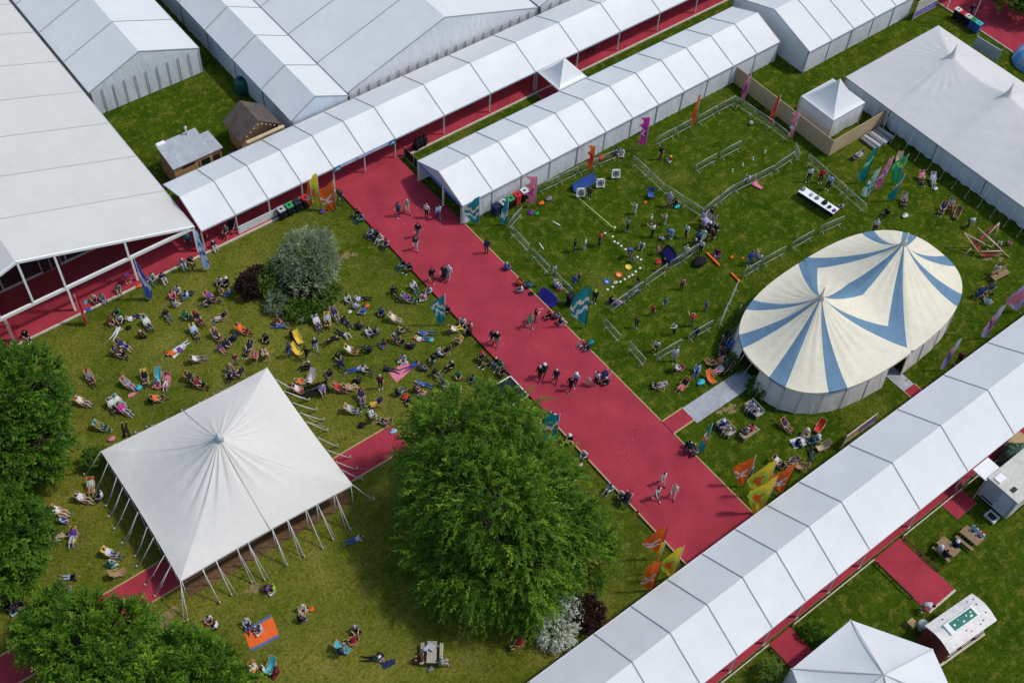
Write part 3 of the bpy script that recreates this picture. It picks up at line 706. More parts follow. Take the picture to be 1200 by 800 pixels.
# ================================================================== people: one continuous body per pose, hair and hats as children
def V(*a): return Vector(a)
def mirror(p): return V(p[0], -p[1], p[2])
def pose(pel, chest, neck, head, sh, el, wr, hip, kn, an, toe, el2=None, wr2=None, kn2=None, an2=None, toe2=None, fw=(1, 0, 0), up=(0, 0, 1), fing=None):
    J = dict(pel=V(*pel), chest=V(*chest), neck=V(*neck), head=V(*head), fw=V(*fw).normalized(), up=V(*up).normalized())
    for s in (0, 1):
        f = (lambda p: V(*p)) if s == 0 else mirror
        J['sh%d' % s] = f(sh); J['hip%d' % s] = f(hip)
        J['el%d' % s] = f(el) if s == 0 or el2 is None else V(*el2); J['wr%d' % s] = f(wr) if s == 0 or wr2 is None else V(*wr2)
        J['kn%d' % s] = f(kn) if s == 0 or kn2 is None else V(*kn2); J['an%d' % s] = f(an) if s == 0 or an2 is None else V(*an2)
        J['toe%d' % s] = f(toe) if s == 0 or toe2 is None else V(*toe2)
    return J
SK = dict(hip=(0, .09, .90), kn=(.02, .10, .49), an=(-.02, .10, .08), toe=(.16, .13, .045))
POSES = {
 'S': pose((0, 0, .94), (0, 0, 1.24), (0, 0, 1.44), (.02, 0, 1.58), (0, .18, 1.39), (-.02, .24, 1.12), (.08, .23, .89), **SK),
 'W': pose((0, 0, .92), (.02, 0, 1.22), (.03, 0, 1.42), (.06, 0, 1.56), (.02, .18, 1.37), (-.12, .23, 1.12), (-.05, .25, .89), (0, .09, .88), (.14, .10, .50), (.26, .10, .10), (.42, .11, .08), (.12, -.23, 1.12), (.30, -.22, .96), (.0, -.10, .48), (-.30, -.10, .14), (-.17, -.12, .05)),
 'F': pose((0, 0, .94), (0, 0, 1.24), (0, 0, 1.44), (.03, 0, 1.58), (.01, .18, 1.39), (.22, .22, 1.26), (.46, .16, 1.34), **SK, el2=(.05, -.30, 1.24), wr2=(.24, -.14, 1.30)),
 'B': pose((-.05, 0, .88), (.20, 0, 1.08), (.38, 0, 1.18), (.52, 0, 1.20), (.33, .18, 1.14), (.36, .22, .86), (.44, .20, .60), (-.05, .09, .86), (.06, .11, .47), (-.03, .11, .08), (.15, .13, .045), fw=(.85, 0, -.5), up=(.5, 0, .85)),
 'G': pose((-.12, 0, .13), (-.20, 0, .42), (-.18, 0, .62), (-.14, 0, .77), (-.20, .18, .57), (-.02, .24, .38), (.20, .16, .40), (-.08, .10, .12), (.32, .14, .42), (.55, .13, .08), (.72, .15, .06), kn2=(.30, -.13, .36), an2=(.66, -.15, .07), toe2=(.80, -.18, .13)),
 'X': pose((-.08, 0, .13), (-.08, 0, .42), (-.04, 0, .62), (.02, 0, .76), (-.06, .18, .57), (.04, .26, .34), (.26, .14, .26), (-.04, .10, .12), (.26, .34, .17), (.36, -.02, .08), (.38, -.16, .06), kn2=(.24, -.35, .16), an2=(.22, .06, .08), toe2=(.20, .20, .06)),
 'K': pose((-.16, 0, .30), (-.02, 0, .56), (.08, 0, .74), (.18, 0, .86), (.05, .18, .69), (.16, .23, .44), (.34, .16, .32), (-.13, .10, .30), (.24, .15, .42), (.04, .12, .08), (.22, .14, .045), kn2=(.22, -.14, .06), an2=(-.20, -.13, .07), toe2=(-.38, -.14, .05)),
 'L': pose((0, 0, .12), (-.30, 0, .14), (-.50, 0, .15), (-.66, 0, .15), (-.45, .18, .13), (-.56, .36, .10), (-.68, .16, .08), (.04, .10, .12), (.44, .13, .20), (.84, .12, .07), (.90, .16, .22), el2=(-.22, -.28, .09), wr2=(.0, -.20, .18), kn2=(.42, -.12, .13), an2=(.83, -.16, .06), toe2=(.88, -.2, .2), fw=(.25, 0, 1), up=(-1, 0, .25)),
 'P': pose((0, 0, .14), (-.24, 0, .22), (-.40, 0, .34), (-.48, .02, .48), (-.36, .17, .30), (-.50, .24, .06), (-.30, .16, .06), (.05, .10, .13), (.40, .16, .14), (.80, .13, .07), (.92, .17, .05), el2=(-.44, -.22, .06), wr2=(-.62, -.12, .06), kn2=(.45, -.10, .12), an2=(.78, -.20, .09), toe2=(.90, -.22, .06), fw=(-.75, 0, .3), up=(-.1, 0, 1)),
 'D': pose((-.02, 0, .34), (-.22, 0, .58), (-.36, 0, .76), (-.42, 0, .92), (-.34, .18, .71), (-.12, .26, .52), (.12, .14, .48), (.02, .10, .34), (.44, .13, .50), (.66, .12, .10), (.84, .14, .06), kn2=(.46, -.12, .44), an2=(.80, -.14, .09), toe2=(.94, -.17, .16), fw=(.9, 0, .25), up=(-.3, 0, .95)),
 'C': pose((0, 0, .53), (-.02, 0, .82), (0, 0, 1.02), (.04, 0, 1.16), (0, .18, .97), (.06, .24, .70), (.30, .15, .66), (.04, .10, .52), (.44, .12, .52), (.42, .12, .08), (.60, .14, .045), kn2=(.45, -.12, .52), an2=(.50, -.12, .08), toe2=(.68, -.14, .045)),
 'E': pose((-.04, 0, .12), (.0, 0, .40), (.06, 0, .60), (.14, 0, .73), (.03, .18, .55), (.16, .23, .32), (.36, .13, .30), (.0, .10, .11), (.38, .14, .32), (.52, .13, -.08), (.70, .15, -.11), kn2=(.40, -.13, .26), an2=(.64, -.14, -.08), toe2=(.80, -.16, -.05)),
}
SLOTS = ['skin', 'top', 'sleeve', 'bottom', 'shin', 'shoe', 'eye']
def capsule(mb, a, b, ra, rb, n=10):
    a, b = Vector(a), Vector(b); d = b - a; L = max(d.length, 1e-4); d = d / L
    pts = []; rs = []
    for t in (-.96, -.7, -.35, 0): pts.append(a + d * (ra * t)); rs.append(ra * math.sqrt(max(.02, 1 - t * t)))
    for t in (0, .35, .7, .96): pts.append(b + d * (rb * t)); rs.append(rb * math.sqrt(max(.02, 1 - t * t)))
    mb.tube(pts, rs, n)
def make_body(code, J):
    mb = MB(); seg = []
    def cap(lbl, a, b, ra, rb): capsule(mb, a, b, ra, rb); seg.append((lbl, a, b, (ra + rb) / 2))
    lat = V(0, 1, 0)
    for s in (-1, 0, 1):                                   # trunk, wider than deep
        cap(3, J['pel'] + lat * (.085 * s), J['pel'].lerp(J['chest'], .35) + lat * (.075 * s), .105 if s else .11, .095)
        cap(1, J['pel'].lerp(J['chest'], .4) + lat * (.075 * s), J['chest'] + lat * (.095 * s), .098, .105 if s else .115)
        cap(1, J['chest'] + lat * (.095 * s), J['neck'].lerp(J['chest'], .28) + lat * (.10 * s), .105, .08)
    cap(0, J['neck'].lerp(J['chest'], .2), J['neck'].lerp(J['head'], .5), .058, .055)
    H, fw, up = J['head'], J['fw'], J['up']; up = (up - fw * up.dot(fw)).normalized(); lt = up.cross(fw)
    R = Matrix((fw, lt, up)).transposed()
    mb.ball(H, (.098, .076, .122), 14, 10, R=R); mb.ball(H + fw * .03 - up * .065, (.062, .055, .06), 10, 7, R=R)
    seg.append((0, H - up * .08, H + up * .06, .10))
    mb.tube([H + fw * .085 + up * .028, H + fw * .115 - up * .02, H + fw * .10 - up * .034], [.010, .018, .013], 6)      # nose
    mb.ball(H + fw * .088 - up * .068, (.014, .028, .010), 8, 5, R=R)                                                      # mouth
    for s in (1, -1): mb.ball(H + lt * (.078 * s) - fw * .005, (.024, .012, .036), 8, 5, R=R)                             # ears
    for s in (0, 1):
        sh, el, wr = J['sh%d' % s], J['el%d' % s], J['wr%d' % s]; hip, kn, an, toe = (J[k + str(s)] for k in ('hip', 'kn', 'an', 'toe'))
        cap(1, sh.lerp(J['neck'], .25), sh, .065, .066); cap(1, sh, el, .058, .044); cap(2, el, wr, .043, .030)
        d = (wr - el).normalized(); x = d.cross(V(0, 0, 1)); x = x.normalized() if x.length > .2 else V(0, 1, 0); n = x.cross(d).normalized()
        palm = wr + d * .05; cap(0, wr, wr + d * .085, .030, .034); sg = 1 if s == 0 else -1
        for k, (o, ln) in enumerate(((-.032, .060), (-.011, .075), (.011, .070), (.031, .052))):
            b0 = wr + d * .085 + x * o; b1 = b0 + d * ln * .55 - n * .006; b2 = b1 + d * ln * .45 - n * .020
            capsule(mb, b0, b1, .0105, .0098, 6); capsule(mb, b1, b2, .0098, .008, 6); seg.append((0, b0, b2, .01))
        th0 = wr + d * .03 + x * (-.032 * sg); th1 = th0 + d * .035 + x * (-.032 * sg) - n * .01; th2 = th1 + d * .032 - n * .008
        capsule(mb, th0, th1, .013, .011, 6); capsule(mb, th1, th2, .011, .009, 6); seg.append((0, th0, th2, .012))
        cap(3, hip, kn, .088, .058); cap(4, kn, an, .058, .038)
        cap(5, an - V(0, 0, .02), toe, .042, .032); f2 = an.lerp(toe, -.3); cap(5, f2 - V(0, 0, .02), an - V(0, 0, .02), .034, .042)
    src = build('tmp', mb, SKINS[0], loc=(0, 0, 0))
    md = src.modifiers.new('r', 'REMESH'); md.mode = 'VOXEL'; md.voxel_size = .0105; md.use_smooth_shade = True
    sm = src.modifiers.new('s', 'SMOOTH'); sm.factor = .4; sm.iterations = 2
    dc = src.modifiers.new('d', 'DECIMATE'); dc.ratio = .2
    dg = bpy.context.evaluated_depsgraph_get(); me = bpy.data.meshes.new_from_object(src.evaluated_get(dg), depsgraph=dg); me.name = 'body_' + code
    bpy.data.objects.remove(src)
    me.materials.clear()
    for _ in SLOTS: me.materials.append(SKINS[0])
    n = len(me.polygons); co = np.zeros(n * 3); me.polygons.foreach_get('center', co); co = co.reshape(-1, 3)
    best = np.full(n, 9.); lab = np.zeros(n, dtype=np.int32)
    for l, a, b, r in seg:
        a, b = np.array(a), np.array(b); ab = b - a; t = np.clip(((co - a) @ ab) / max(1e-6, ab @ ab), 0, 1); dd = np.linalg.norm(co - (a + t[:, None] * ab), axis=1) - r
        k = dd < best; best[k] = dd[k]; lab[k] = l
    for s in (1, -1):
        e = np.array(H + fw * .088 + lt * (.032 * s) + up * .012); lab[np.linalg.norm(co - e, axis=1) < .017] = 6
    me.polygons.foreach_set('material_index', lab); me.polygons.foreach_set('use_smooth', np.ones(n, dtype=bool)); me.update()
    return me, (H, fw, lt, up, R)
HAIRS = {}
def hair_mesh(code, kind, fr):
    key = code + kind
    if key in HAIRS: return HAIRS[key]
    H, fw, lt, up, R = fr; mb = MB()
    if kind in 'sl':
        mb.ball(H - fw * .014 + up * .018, (.104, .086, .122), 14, 7, R=R, bot=.56)
        mb.ball(H - fw * .040 + up * .0, (.078, .083, .105), 12, 8, R=R)
        if kind == 'l': mb.tube([H - fw * .06 + up * .0, H - fw * .085 - up * .10, H - fw * .085 - up * .24], [.075, .070, .035], 10, flat=.8)
    elif kind == 'h':                                       # brimmed hat
        for r0, z in ((.092, .03),): pass
        pr = [(.0, .135), (.06, .132), (.092, .10), (.098, .045), (.150, .030), (.155, .022), (.10, .030)]
        o = len(mb.v); mb.lathe(pr, n=18); c = H - fw * .01 + up * .01
        mb.v[o:] = [tuple(c + R @ Vector(v)) for v in mb.v[o:]]
    elif kind == 'c':                                       # peaked cap
        mb.ball(H - fw * .008 + up * .025, (.106, .088, .110), 14, 6, R=R, bot=.5)
        mb.add([H + fw * .08 + lt * .07 + up * .03, H + fw * .08 - lt * .07 + up * .03, H + fw * .18 - lt * .05 + up * .012, H + fw * .18 + lt * .05 + up * .012,
                H + fw * .08 + lt * .07 + up * .018, H + fw * .08 - lt * .07 + up * .018, H + fw * .18 - lt * .05 + up * .0, H + fw * .18 + lt * .05 + up * .0], [(0, 1, 2, 3), (7, 6, 5, 4), (0, 3, 7, 4), (1, 5, 6, 2), (2, 6, 7, 3)])
    o = build('tmp', mb, SKINS[0], loc=(0, 0, 0)); me = o.data; me.name = 'headwear_' + key; bpy.data.objects.remove(o)
    HAIRS[key] = me; return me
BODY = {k: make_body(k, J) for k, J in POSES.items()}

PHR = dict(S='standing', W='walking', F='standing with arms raised', B='bending over', G='sitting with knees up', X='sitting cross legged', K='crouching', L='lying on their back', P='lying propped on elbows', C='seated', E='sitting on the edge')
LABELS = {}
def uniq(l):
    LABELS[l] = LABELS.get(l, 0) + 1; return l
EYE = mat('dark_eye', (.02, .015, .012), .3, .1, 5)
def person(x, y, P, ang, top, bot, hair='n', where='', group='', z=0., k=1., sh=False, sl=None, chair=None, skin=None, hatcol=None, pos=None, lbl=None, dr=False):
    if chair: k *= .90
    me, fr = BODY[P]; p = Vector(pos) if pos is not None else at(x, y, z)
    o = bpy.data.objects.new('person', me); COL.objects.link(o); o.location = p; o.rotation_euler = (0, 0, facing(ang)); kk = k * random.uniform(.92, 1.0) * (.92 if P in 'LP' else 1); o.scale = (kk,) * 3
    sk = SKINS[skin if skin is not None else (0 if random.random() < .75 else 1)]
    tm, bm = cm(top), cm(bot); long_ = sl if sl is not None else random.random() < .5
    for i, m in enumerate((sk, tm, tm if long_ else sk, tm if dr else bm, sk if sh or dr else bm, cm(random.choice(['bk', 'wh', 'br', 'nv', 'gy'])), EYE)): setmat(o, i, m)
    hat = hair in 'hc'
    kind = hair if hat else ('l' if hair in 'NYB' else 's')
    hm = cm(hatcol or 'wh') if hat else HAIRM[hair.lower()]
    hn = bpy.data.objects.new('sun_hat' if hair == 'h' else 'cap' if hair == 'c' else 'hair', hair_mesh(P, kind, fr)); COL.objects.link(hn); hn.parent = o; setmat(hn, 0, hm)
    hw = (PAL[hatcol or 'wh'][0] + (' hat, ' if hair == 'h' else ' cap, ')) if hat else ''
    kid = 'child' if k < .88 and not chair else 'person'
    cw = f"{PAL[top][0]} top"
    if lbl is None:
        what = f"{PAL[top][0]} dress" if dr else f"{PAL[top][0]} top and {PAL[bot][0]} {'shorts' if sh else 'trousers'}"
        lbl = f"{kid} in {hw}{what} {'in ' + PAL[chair][0] + ' deckchair' if chair else PHR[P]} {where}"
    if len(lbl.split()) > 16 and not dr and ' and ' in lbl: lbl = lbl.replace(f" and {PAL[bot][0]} {'shorts' if sh else 'trousers'}", '', 1)
    tag(o, uniq(lbl), 'person', group or 'festival visitors')
    if chair: deckchair(p, facing(ang), chair, f"{PAL[chair][0]} canvas deckchair under {kid} in {hw}{cw} {where}")
    return o

# ------------------------------------------------------------------ deckchairs
def deck_proto():
    r = thing('deckchair', 'deckchair', 'deckchair'); m = WOOD
    mb = MB(); m2 = MB()
    for s in (1, -1):
        y = .28 * s; mb.bar((-.60, y, 1.02), (.42, y, .02), .036, .026); m2.bar((.60, y * .9, .42), (-.52, y * .9, .02), .036, .026)
    for a in ((-.60, 1.02), (.40, .04)): mb.bar((a[0], -.30, a[1]), (a[0], .30, a[1]), .036)
    for a in ((.60, .42), (-.50, .04)): m2.bar((a[0], -.28, a[1]), (a[0], .28, a[1]), .036)
    build('back_frame', mb, m, r); build('seat_frame', m2, m, r)
    for s in (1, -1): mb = MB(); mb.bar((-.42, .31 * s, .60), (.14, .31 * s, .56), .05, .025); build('arm', mb, m, r)
    P = [(-.60, 1.045), (-.46, .80), (-.30, .52), (-.12, .32), (.10, .25), (.34, .31), (.60, .445)]
    mb = MB()
    def f(u, v):
        t = v * (len(P) - 1); i = min(int(t), len(P) - 2); q = t - i; return (P[i][0] + (P[i + 1][0] - P[i][0]) * q, -.265 + .53 * u, P[i][1] + (P[i + 1][1] - P[i][1]) * q - .03 * math.sin(math.pi * u) * math.sin(math.pi * v))
    mb.grid(f, 6, 18); build('sling', mb, cm('og'), r)
    return finish_proto(r)
DECK = deck_proto()
def deckchair(p, rz, c, label, group='deckchairs on the lawns'):
    return dup(DECK, p, rz, uniq(label), group, .80, {'sling': cm(c)})

# ------------------------------------------------------------------ the visitors, by place: x y pose heading top bottom hair [options]
GROUPS = []
def crowd(where, rows, z=0., group=None):
    for ln in rows.strip().splitlines():
        ln = ln.split('#')[0].strip()
        if not ln: continue
        a = ln.split(); kw = {}
        for t in a[7:]:
            if t.startswith('c='): kw['chair'] = t[2:]
            elif t.startswith('k='): kw['k'] = float(t[2:])
            elif t.startswith('h='): kw['hatcol'] = t[2:]
            elif t.startswith('z='): kw['z'] = float(t[2:])
            elif t == 'sh': kw['sh'] = True; kw['sl'] = False
            elif t == 'dr': kw['dr'] = True
            elif t == 'ls': kw['sl'] = True
            elif t.startswith('@'): kw['where'] = t[1:].replace('_', ' ')
        kw.setdefault('where', where); kw.setdefault('z', z)
        person(float(a[0]), float(a[1]), a[2], float(a[3]), a[4], a[5], a[6], group=group or 'festival visitors', **kw)
crowd('on glazed marquee kerb', '''
30 394 E 306 bk bk b @at_left_end_of_glazed_kerb
110 352 E 300 be nv y
119 351 E 320 gy dn n ls
139 340 E 290 gy kh b
150 331 B 300 pu rd n sh
178 327 E 300 lg dn n
190 327 E 310 nv wh b ls
214 310 E 300 gy pb g
223 307 E 306 bk bk n @by_deep_blue_kerb_flag
250 289 E 306 nv wh g @on_kerb_right_of_blue_flag
''', .12)
crowd('under arcade edge', '''
222 289 S 270 tl ch b
242 284 W 220 rd mr n
266 276 C 250 gy bk g
399 238 W 300 ch nv n
692 62 W 160 bk ch b
700 58 W 160 lg gy n
''', .12)
crowd('near red and turquoise chairs', '''
139 368 X 230 gn bk n
130 379 X 330 mr br b
141 377 X 280 wh bk n
137 390 P 250 wh wh b
157 373 L 20 wh nv n sh
174 383 D 305 wh ch b c=tq
145 408 D 335 nv bl n sh c=bk
141 417 D 335 ch bk b c=nv
''')
crowd('on the white towel', '''
205 412 L 40 og wh n
213 408 L 55 pu wh y
''')
crowd('in circle below blue flags', '''
209 343 X 260 wh gy b
202 349 X 330 pk mr n
206 359 X 80 lg be b
219 349 X 190 pb dn b
''')
crowd('left of dark purple bush', '''
258 333 X 260 wh bk n
266 333 X 230 nv bk h h=cr
257 344 X 20 br kh n
269 346 X 160 dn dn y
248 352 D 340 pu nv n c=og
''')
crowd('right of white towel', '''
233 377 D 310 bk ch b c=rd
229 392 D 300 pb nv b c=ye
260 375 D 200 bk wh n c=tn
285 390 D 340 og mr b c=rd
255 397 D 310 ch bk n c=pk
259 411 G 320 pu pk b k=.8
266 405 X 330 nv ch n
232 424 D 20 wh gy n c=br
''')
crowd('above canopy upper left edge', '''
226 446 D 345 bk ch b c=mr
234 453 D 340 mr bk n c=bk
277 427 S 300 mr gy y k=.8
271 436 G 300 tn ch h h=tn
269 442 G 270 gy bk b
280 441 D 200 ch nv n c=bk
299 421 D 80 rd gy n c=rd
311 418 D 110 wh be y c=tn
''')
crowd('by yellow deckchairs', '''
340 418 S 330 nv dn n ls
360 421 W 220 bk ch b ls
370 411 W 290 nv pb g
325 379 X 330 mr gy b
330 383 P 180 gy bl n
372 382 D 295 wh nv b c=pb
384 379 D 275 lg bk n c=ye
388 400 L 220 bk bk b
''')
crowd('on lawn right of silver bush', '''
407 353 X 320 mt ch b
424 351 L 0 pb bk n
416 361 X 60 wh gy n
426 367 X 140 bl wh b
405 378 L 305 bk nv b
403 393 P 150 wh ch y @beside_yellow_deckchair_person
412 414 D 350 wh br n c=ye
431 391 X 330 wh dn b
441 391 X 190 gy ch n
463 377 D 340 cr be g c=be
418 434 P 190 wh bl n
''')
crowd('on lawn beside teal flag', '''
485 339 G 300 wh dn y
478 353 D 345 pu bk n c=tq
497 351 X 170 pk wh n
499 391 L 0 bl dn b
495 398 L 355 cr dn h h=og
542 380 X 250 wh ch n
551 384 X 200 be ch n
533 389 D 20 wh ye b c=bk
537 402 D 60 nv ch b c=ye
550 392 X 170 bk bk b
515 416 X 20 wh nv g
521 415 D 190 bk ch b c=br
''')
crowd('on left walkway edge', '''
420 252 E 215 bk ch b @furthest_up_left_walkway_edge
425 257 E 215 gy tl n
436 274 E 220 pb dn n
443 277 E 215 bk nv b
447 281 E 225 cr wh y
454 287 E 230 pk nv b
473 311 E 220 bk tl n
481 315 E 225 ch ch b
504 342 E 225 wh tl n
525 365 E 220 bk ch n
566 419 E 230 gy bk h h=rd
572 425 E 220 br kh n
582 425 E 230 bk dn g
587 429 E 235 gn gy b
591 437 E 220 ch bk n @just_above_the_dark_ramp
641 487 E 240 bk ch b @by_teal_flag_near_big_tree
648 489 E 240 wh ch n @by_teal_flag_near_big_tree
668 515 E 230 bk ch h
685 534 E 230 wh gy g
716 573 E 220 pb wh b
729 581 E 230 wh ch g
''', WZ)
crowd('in deckchair circle above big tree', '''
424 469 D 280 nv dn b c=rd
412 483 D 350 lg dn y c=be
442 475 D 200 nv ye b c=ye
437 490 D 115 pb wh n c=wh
453 497 D 160 pk bk n c=wh
446 455 S 280 mr bk g
''')
crowd('beside the black bench', '''
398 458 D 345 rd pk y c=mr
410 457 D 20 tn be n c=tn
354 450 D 30 og br n c=cr
351 460 D 350 wh pk b c=pk
''')
crowd('around the peach blanket', '''
457 434 P 350 bk ch b
472 423 X 270 lg wh n
483 430 P 210 bl pu b
428 436 G 330 lg ch n
''')
crowd('between peach blanket and big tree', '''
496 451 L 340 dn bl g
487 459 X 30 br mr n
496 465 X 120 pk wh y
511 441 G 310 bk gy b
537 442 X 270 gn br n
554 447 X 200 gy ch b
537 457 X 240 wh lg n
''')
crowd('on carpet at walkway head', '''
467 253 W 250 dn nv b
477 250 W 300 gy be g
500 255 S 250 wh bk y
514 257 W 100 pb dn n
490 278 W 260 bk gy b
487 293 W 280 ch lg n
''', WZ)
crowd('on carpet beside teal flag', '''
506 330 W 280 bk ch b
520 326 W 250 ch bk n @behind_black_pushchair_on_carpet
526 326 W 250 wh lg g @behind_black_pushchair_on_carpet
570 297 S 100 nv ch n
582 404 W 250 bk gy g
577 402 W 250 ch bk n
''', WZ)
crowd('on carpet near dark ramp', '''
632 444 W 240 bk bk g
637 441 W 240 ch ch h
651 447 W 250 nv ch g
668 457 W 230 bk bk b @ahead_of_pale_hat_walker
674 451 W 240 pb nv h h=wh
689 452 S 250 wh cr y k=.65
698 451 S 220 wh bk b
627 377 F 10 bk gy n
620 383 W 300 gn dn n
''', WZ)
crowd('on carpet nearest lower arcade', '''
775 567 W 290 wh lg n
768 585 W 300 wh gy b
788 582 W 260 cr wh y
''', WZ)
crowd('on right walkway edge', '''
592 316 E 20 bl nv g
607 334 E 30 og bk n
611 341 E 200 wh gy b
618 337 E 30 tl ch n
644 372 E 210 bk mr b
650 373 E 30 gy ch n
656 380 E 30 nv wh y
684 405 E 200 rd wh y
689 409 E 210 nv gy n
711 449 E 200 nv ch g
805 525 E 40 bk ch b
812 533 E 40 gy ch n @nearest_lower_arcade_flags
''', WZ)
crowd('on the archery lawn', '''
649 322 S 300 lg dn b k=.75
673 295 S 340 bk ch b k=.9
685 292 S 160 wh lg y k=.85
702 288 S 200 og bk n
690 233 S 240 br ch b k=.9
735 271 F 150 gy bk b
744 251 F 150 lg wh n k=.85
764 278 F 150 wh bk n
762 264 S 160 wh gy g k=.8
779 263 F 150 lg be y k=.8
786 279 B 220 bl pb b
779 279 L 20 wh bk b k=.75
803 279 S 200 wh bk n
752 291 K 240 wh gy b
738 300 B 250 bl ch n
742 307 K 200 gy tl n k=.8
783 242 S 230 lc be g sh
791 241 K 200 bk ch b
746 336 S 200 bk be b k=.8 sh
696 355 S 250 ch bk c h=li
''')
crowd('near blue pop up banner', '''
770 298 S 340 pk mg n k=.7
776 317 S 250 bk ch b
802 303 S 60 cr be y
822 284 S 250 mt wh n
820 297 S 230 wh bk b
831 259 S 200 nv wh b
829 275 W 250 ch bk h
823 263 S 300 lc wh n
724 357 X 60 cr pu n
716 355 X 30 bk pu b
672 335 S 240 bl dn b k=.8
678 329 S 60 pk ch n k=.65
652 336 X 30 wh pu y
656 340 X 80 lc og n k=.7
''')
crowd('on the games lawn', '''
798 339 S 250 pk bk n k=.85
778 361 W 260 tl gy b k=.8
764 369 S 260 rd mr n k=.75
745 384 S 250 br nv b k=.8
789 392 F 200 wh bk n k=.85
810 382 F 120 rd gy y k=.9
826 364 S 270 gy dn n k=.75
768 412 W 240 wh bk b k=.9
789 423 S 270 wh lg b
814 396 S 240 nv ch b k=.8
''')
crowd('near striped big top', '''
840 299 X 250 mr pu n
877 311 S 280 bl dn b
883 308 S 260 be tn y
888 310 S 250 wh gy n k=.8
845 420 D 260 ch mr b c=rd
849 424 X 270 lc nv n
816 436 G 250 pb bl b
794 434 D 20 pb mr n c=mr
772 455 D 170 wh bk g c=wh
800 454 D 225 bk pk b c=og
841 437 D 200 wh pk n c=tn
851 434 D 200 rd ch b c=pk
''')
crowd('by sports equipment table', '''
946 213 S 270 wh bk b
960 214 S 270 rd mr n
969 222 S 230 pb bk b
985 247 C 180 wh bk n k=.8
876 212 K 230 wh bk n
773 187 S 300 bk ch b
785 189 X 200 rd wh h h=ye k=.8
722 180 X 300 nv bk b
728 182 X 240 wh lg n
''')
crowd('between flag cluster and big top', '''
1004 186 D 200 wh nv b c=tn
1079 212 D 270 pk bk n c=tn
1092 214 D 265 pb lg b c=pb
1058 238 D 260 gy bk n c=gy
1037 253 G 220 bk ch b
1023 273 S 250 wh ch g
''')
crowd('near hammock frame', '''
1103 248 D 240 nv ch b c=br
1113 244 D 250 gy mr n c=dg
1133 266 B 330 lg nv n
1165 321 C 250 wh ch b
1150 346 K 300 nv bk n
1156 356 X 60 pb lg n
1170 288 G 250 wh ch b k=.7
1182 287 G 60 pk gy n k=.7
1121 427 S 250 mr bk n
''')
crowd('on or by white picnic blanket', '''
920 502 D 310 nv gy b c=rd
934 521 X 10 nv nv b
944 509 X 250 cr be h h=cr
951 518 X 200 tl dg n
957 517 X 190 wh ch h
950 532 L 90 dg ch b
911 545 D 320 wh bk b c=bk
926 544 D 200 gy dg n c=tn
878 549 G 260 gy bl g
900 558 G 300 wh lg h
''')
crowd('in outdoor seats near hedge', '''
107 446 D 300 gy nv b c=og
98 474 D 345 cr lg g c=rd
133 479 D 300 wh ch g c=gy
141 474 D 325 wh pb n c=tq
146 483 D 330 mg lc n c=gn
151 453 D 330 gy lc n c=pk
171 446 D 285 bk nv y c=ye
185 452 X 270 lg pk n
196 450 D 265 pk wh b c=mg
186 470 D 20 og br b c=br
''')
crowd('just left of pale canopy', '''
120 503 D 345 ol dg n c=tq
148 506 P 110 bk bk b
108 573 D 275 mt kh n c=og
119 583 X 200 wh nv b
99 587 D 345 wh be g c=bk
71 602 D 350 wh cr n c=og
73 611 X 20 pb bl y
67 633 D 30 br be n c=cr
87 631 D 265 pu pb n c=ye
131 651 D 345 wh bl b c=ye
131 663 X 60 tl wh g
82 677 P 180 bk pb b sh
76 692 X 20 bk ch b
83 694 X 170 gy dn n
''')
crowd('at the left hedge foot', '''
68 514 P 200 wh ch b
70 541 L 60 wh mt n
11 712 X 330 bk bk b
19 716 X 200 ch pb n
27 709 X 220 bk dn b
''')
crowd('on the lower lawn', '''
245 728 X 300 wh mr b
253 735 X 170 wh bk n
290 733 G 300 lg nv y
305 739 X 200 pb wh n
313 692 X 30 pu mr b
320 692 X 200 li wh n
354 715 X 300 cr be y
353 728 X 60 bk gy n
416 739 X 290 gy bk g
412 754 D 190 rd bk n c=tn
399 769 C 60 nv ch b
437 772 P 180 dg bk h
446 770 X 250 ch gy b
606 757 D 200 rd ch n c=ye
299 788 D 300 cr og b c=og
308 787 X 200 wh bk n @left_of_tall_turquoise_deckchair
324 788 X 160 mr bk b
416 633 P 200 lg bl n
''')
crowd('on upper picnic lawn', '''
218 372 X 300 gn nv b
244 358 G 200 bk gy n @left_of_purple_shrub
275 398 X 150 nv ch n
196 372 G 310 bk dn b
166 395 X 40 br bk g
312 399 X 250 dg bk b @below_purple_shrub
292 412 D 250 nv ch n c=bk
354 378 X 120 gy bk n
343 395 X 60 mr ch b
360 432 G 200 ch bk g @right_of_canopy_peak_corner
396 420 X 300 dg ch b @right_of_yellow_deckchairs
432 412 G 150 bk nv n @below_silver_shrub_picnickers
450 405 X 210 br dn b
467 402 D 330 ch bk g c=bk
482 408 X 100 nv bk n
470 390 G 20 gy ch y
447 368 X 250 dn bk b
462 345 G 300 bk ch n @near_turquoise_deckchair_at_walkway
393 372 D 300 nv gy b c=gy
421 385 X 80 ch nv b
''')
crowd('among chairs above black bench', '''
387 440 X 200 bk gy b
400 430 G 300 nv ch n
420 448 X 120 ch bk b
468 462 G 40 bk dn n
480 472 X 200 br bk b
520 452 X 330 nv gy b
528 432 G 220 bk bk g
495 433 X 30 gy nv n
507 424 G 250 dg ch b
''')
crowd('in crowd at barrier corner', '''
826 280 S 230 bk ch n
835 266 W 300 gy dn b
816 287 S 60 dn bk b
834 282 S 200 mr bk n k=.8
812 296 S 100 ch gy g
838 272 G 250 nv bk y
''')
crowd('by the painted wagon lawn', '''
1079 715 B 330 wh gy b
''')
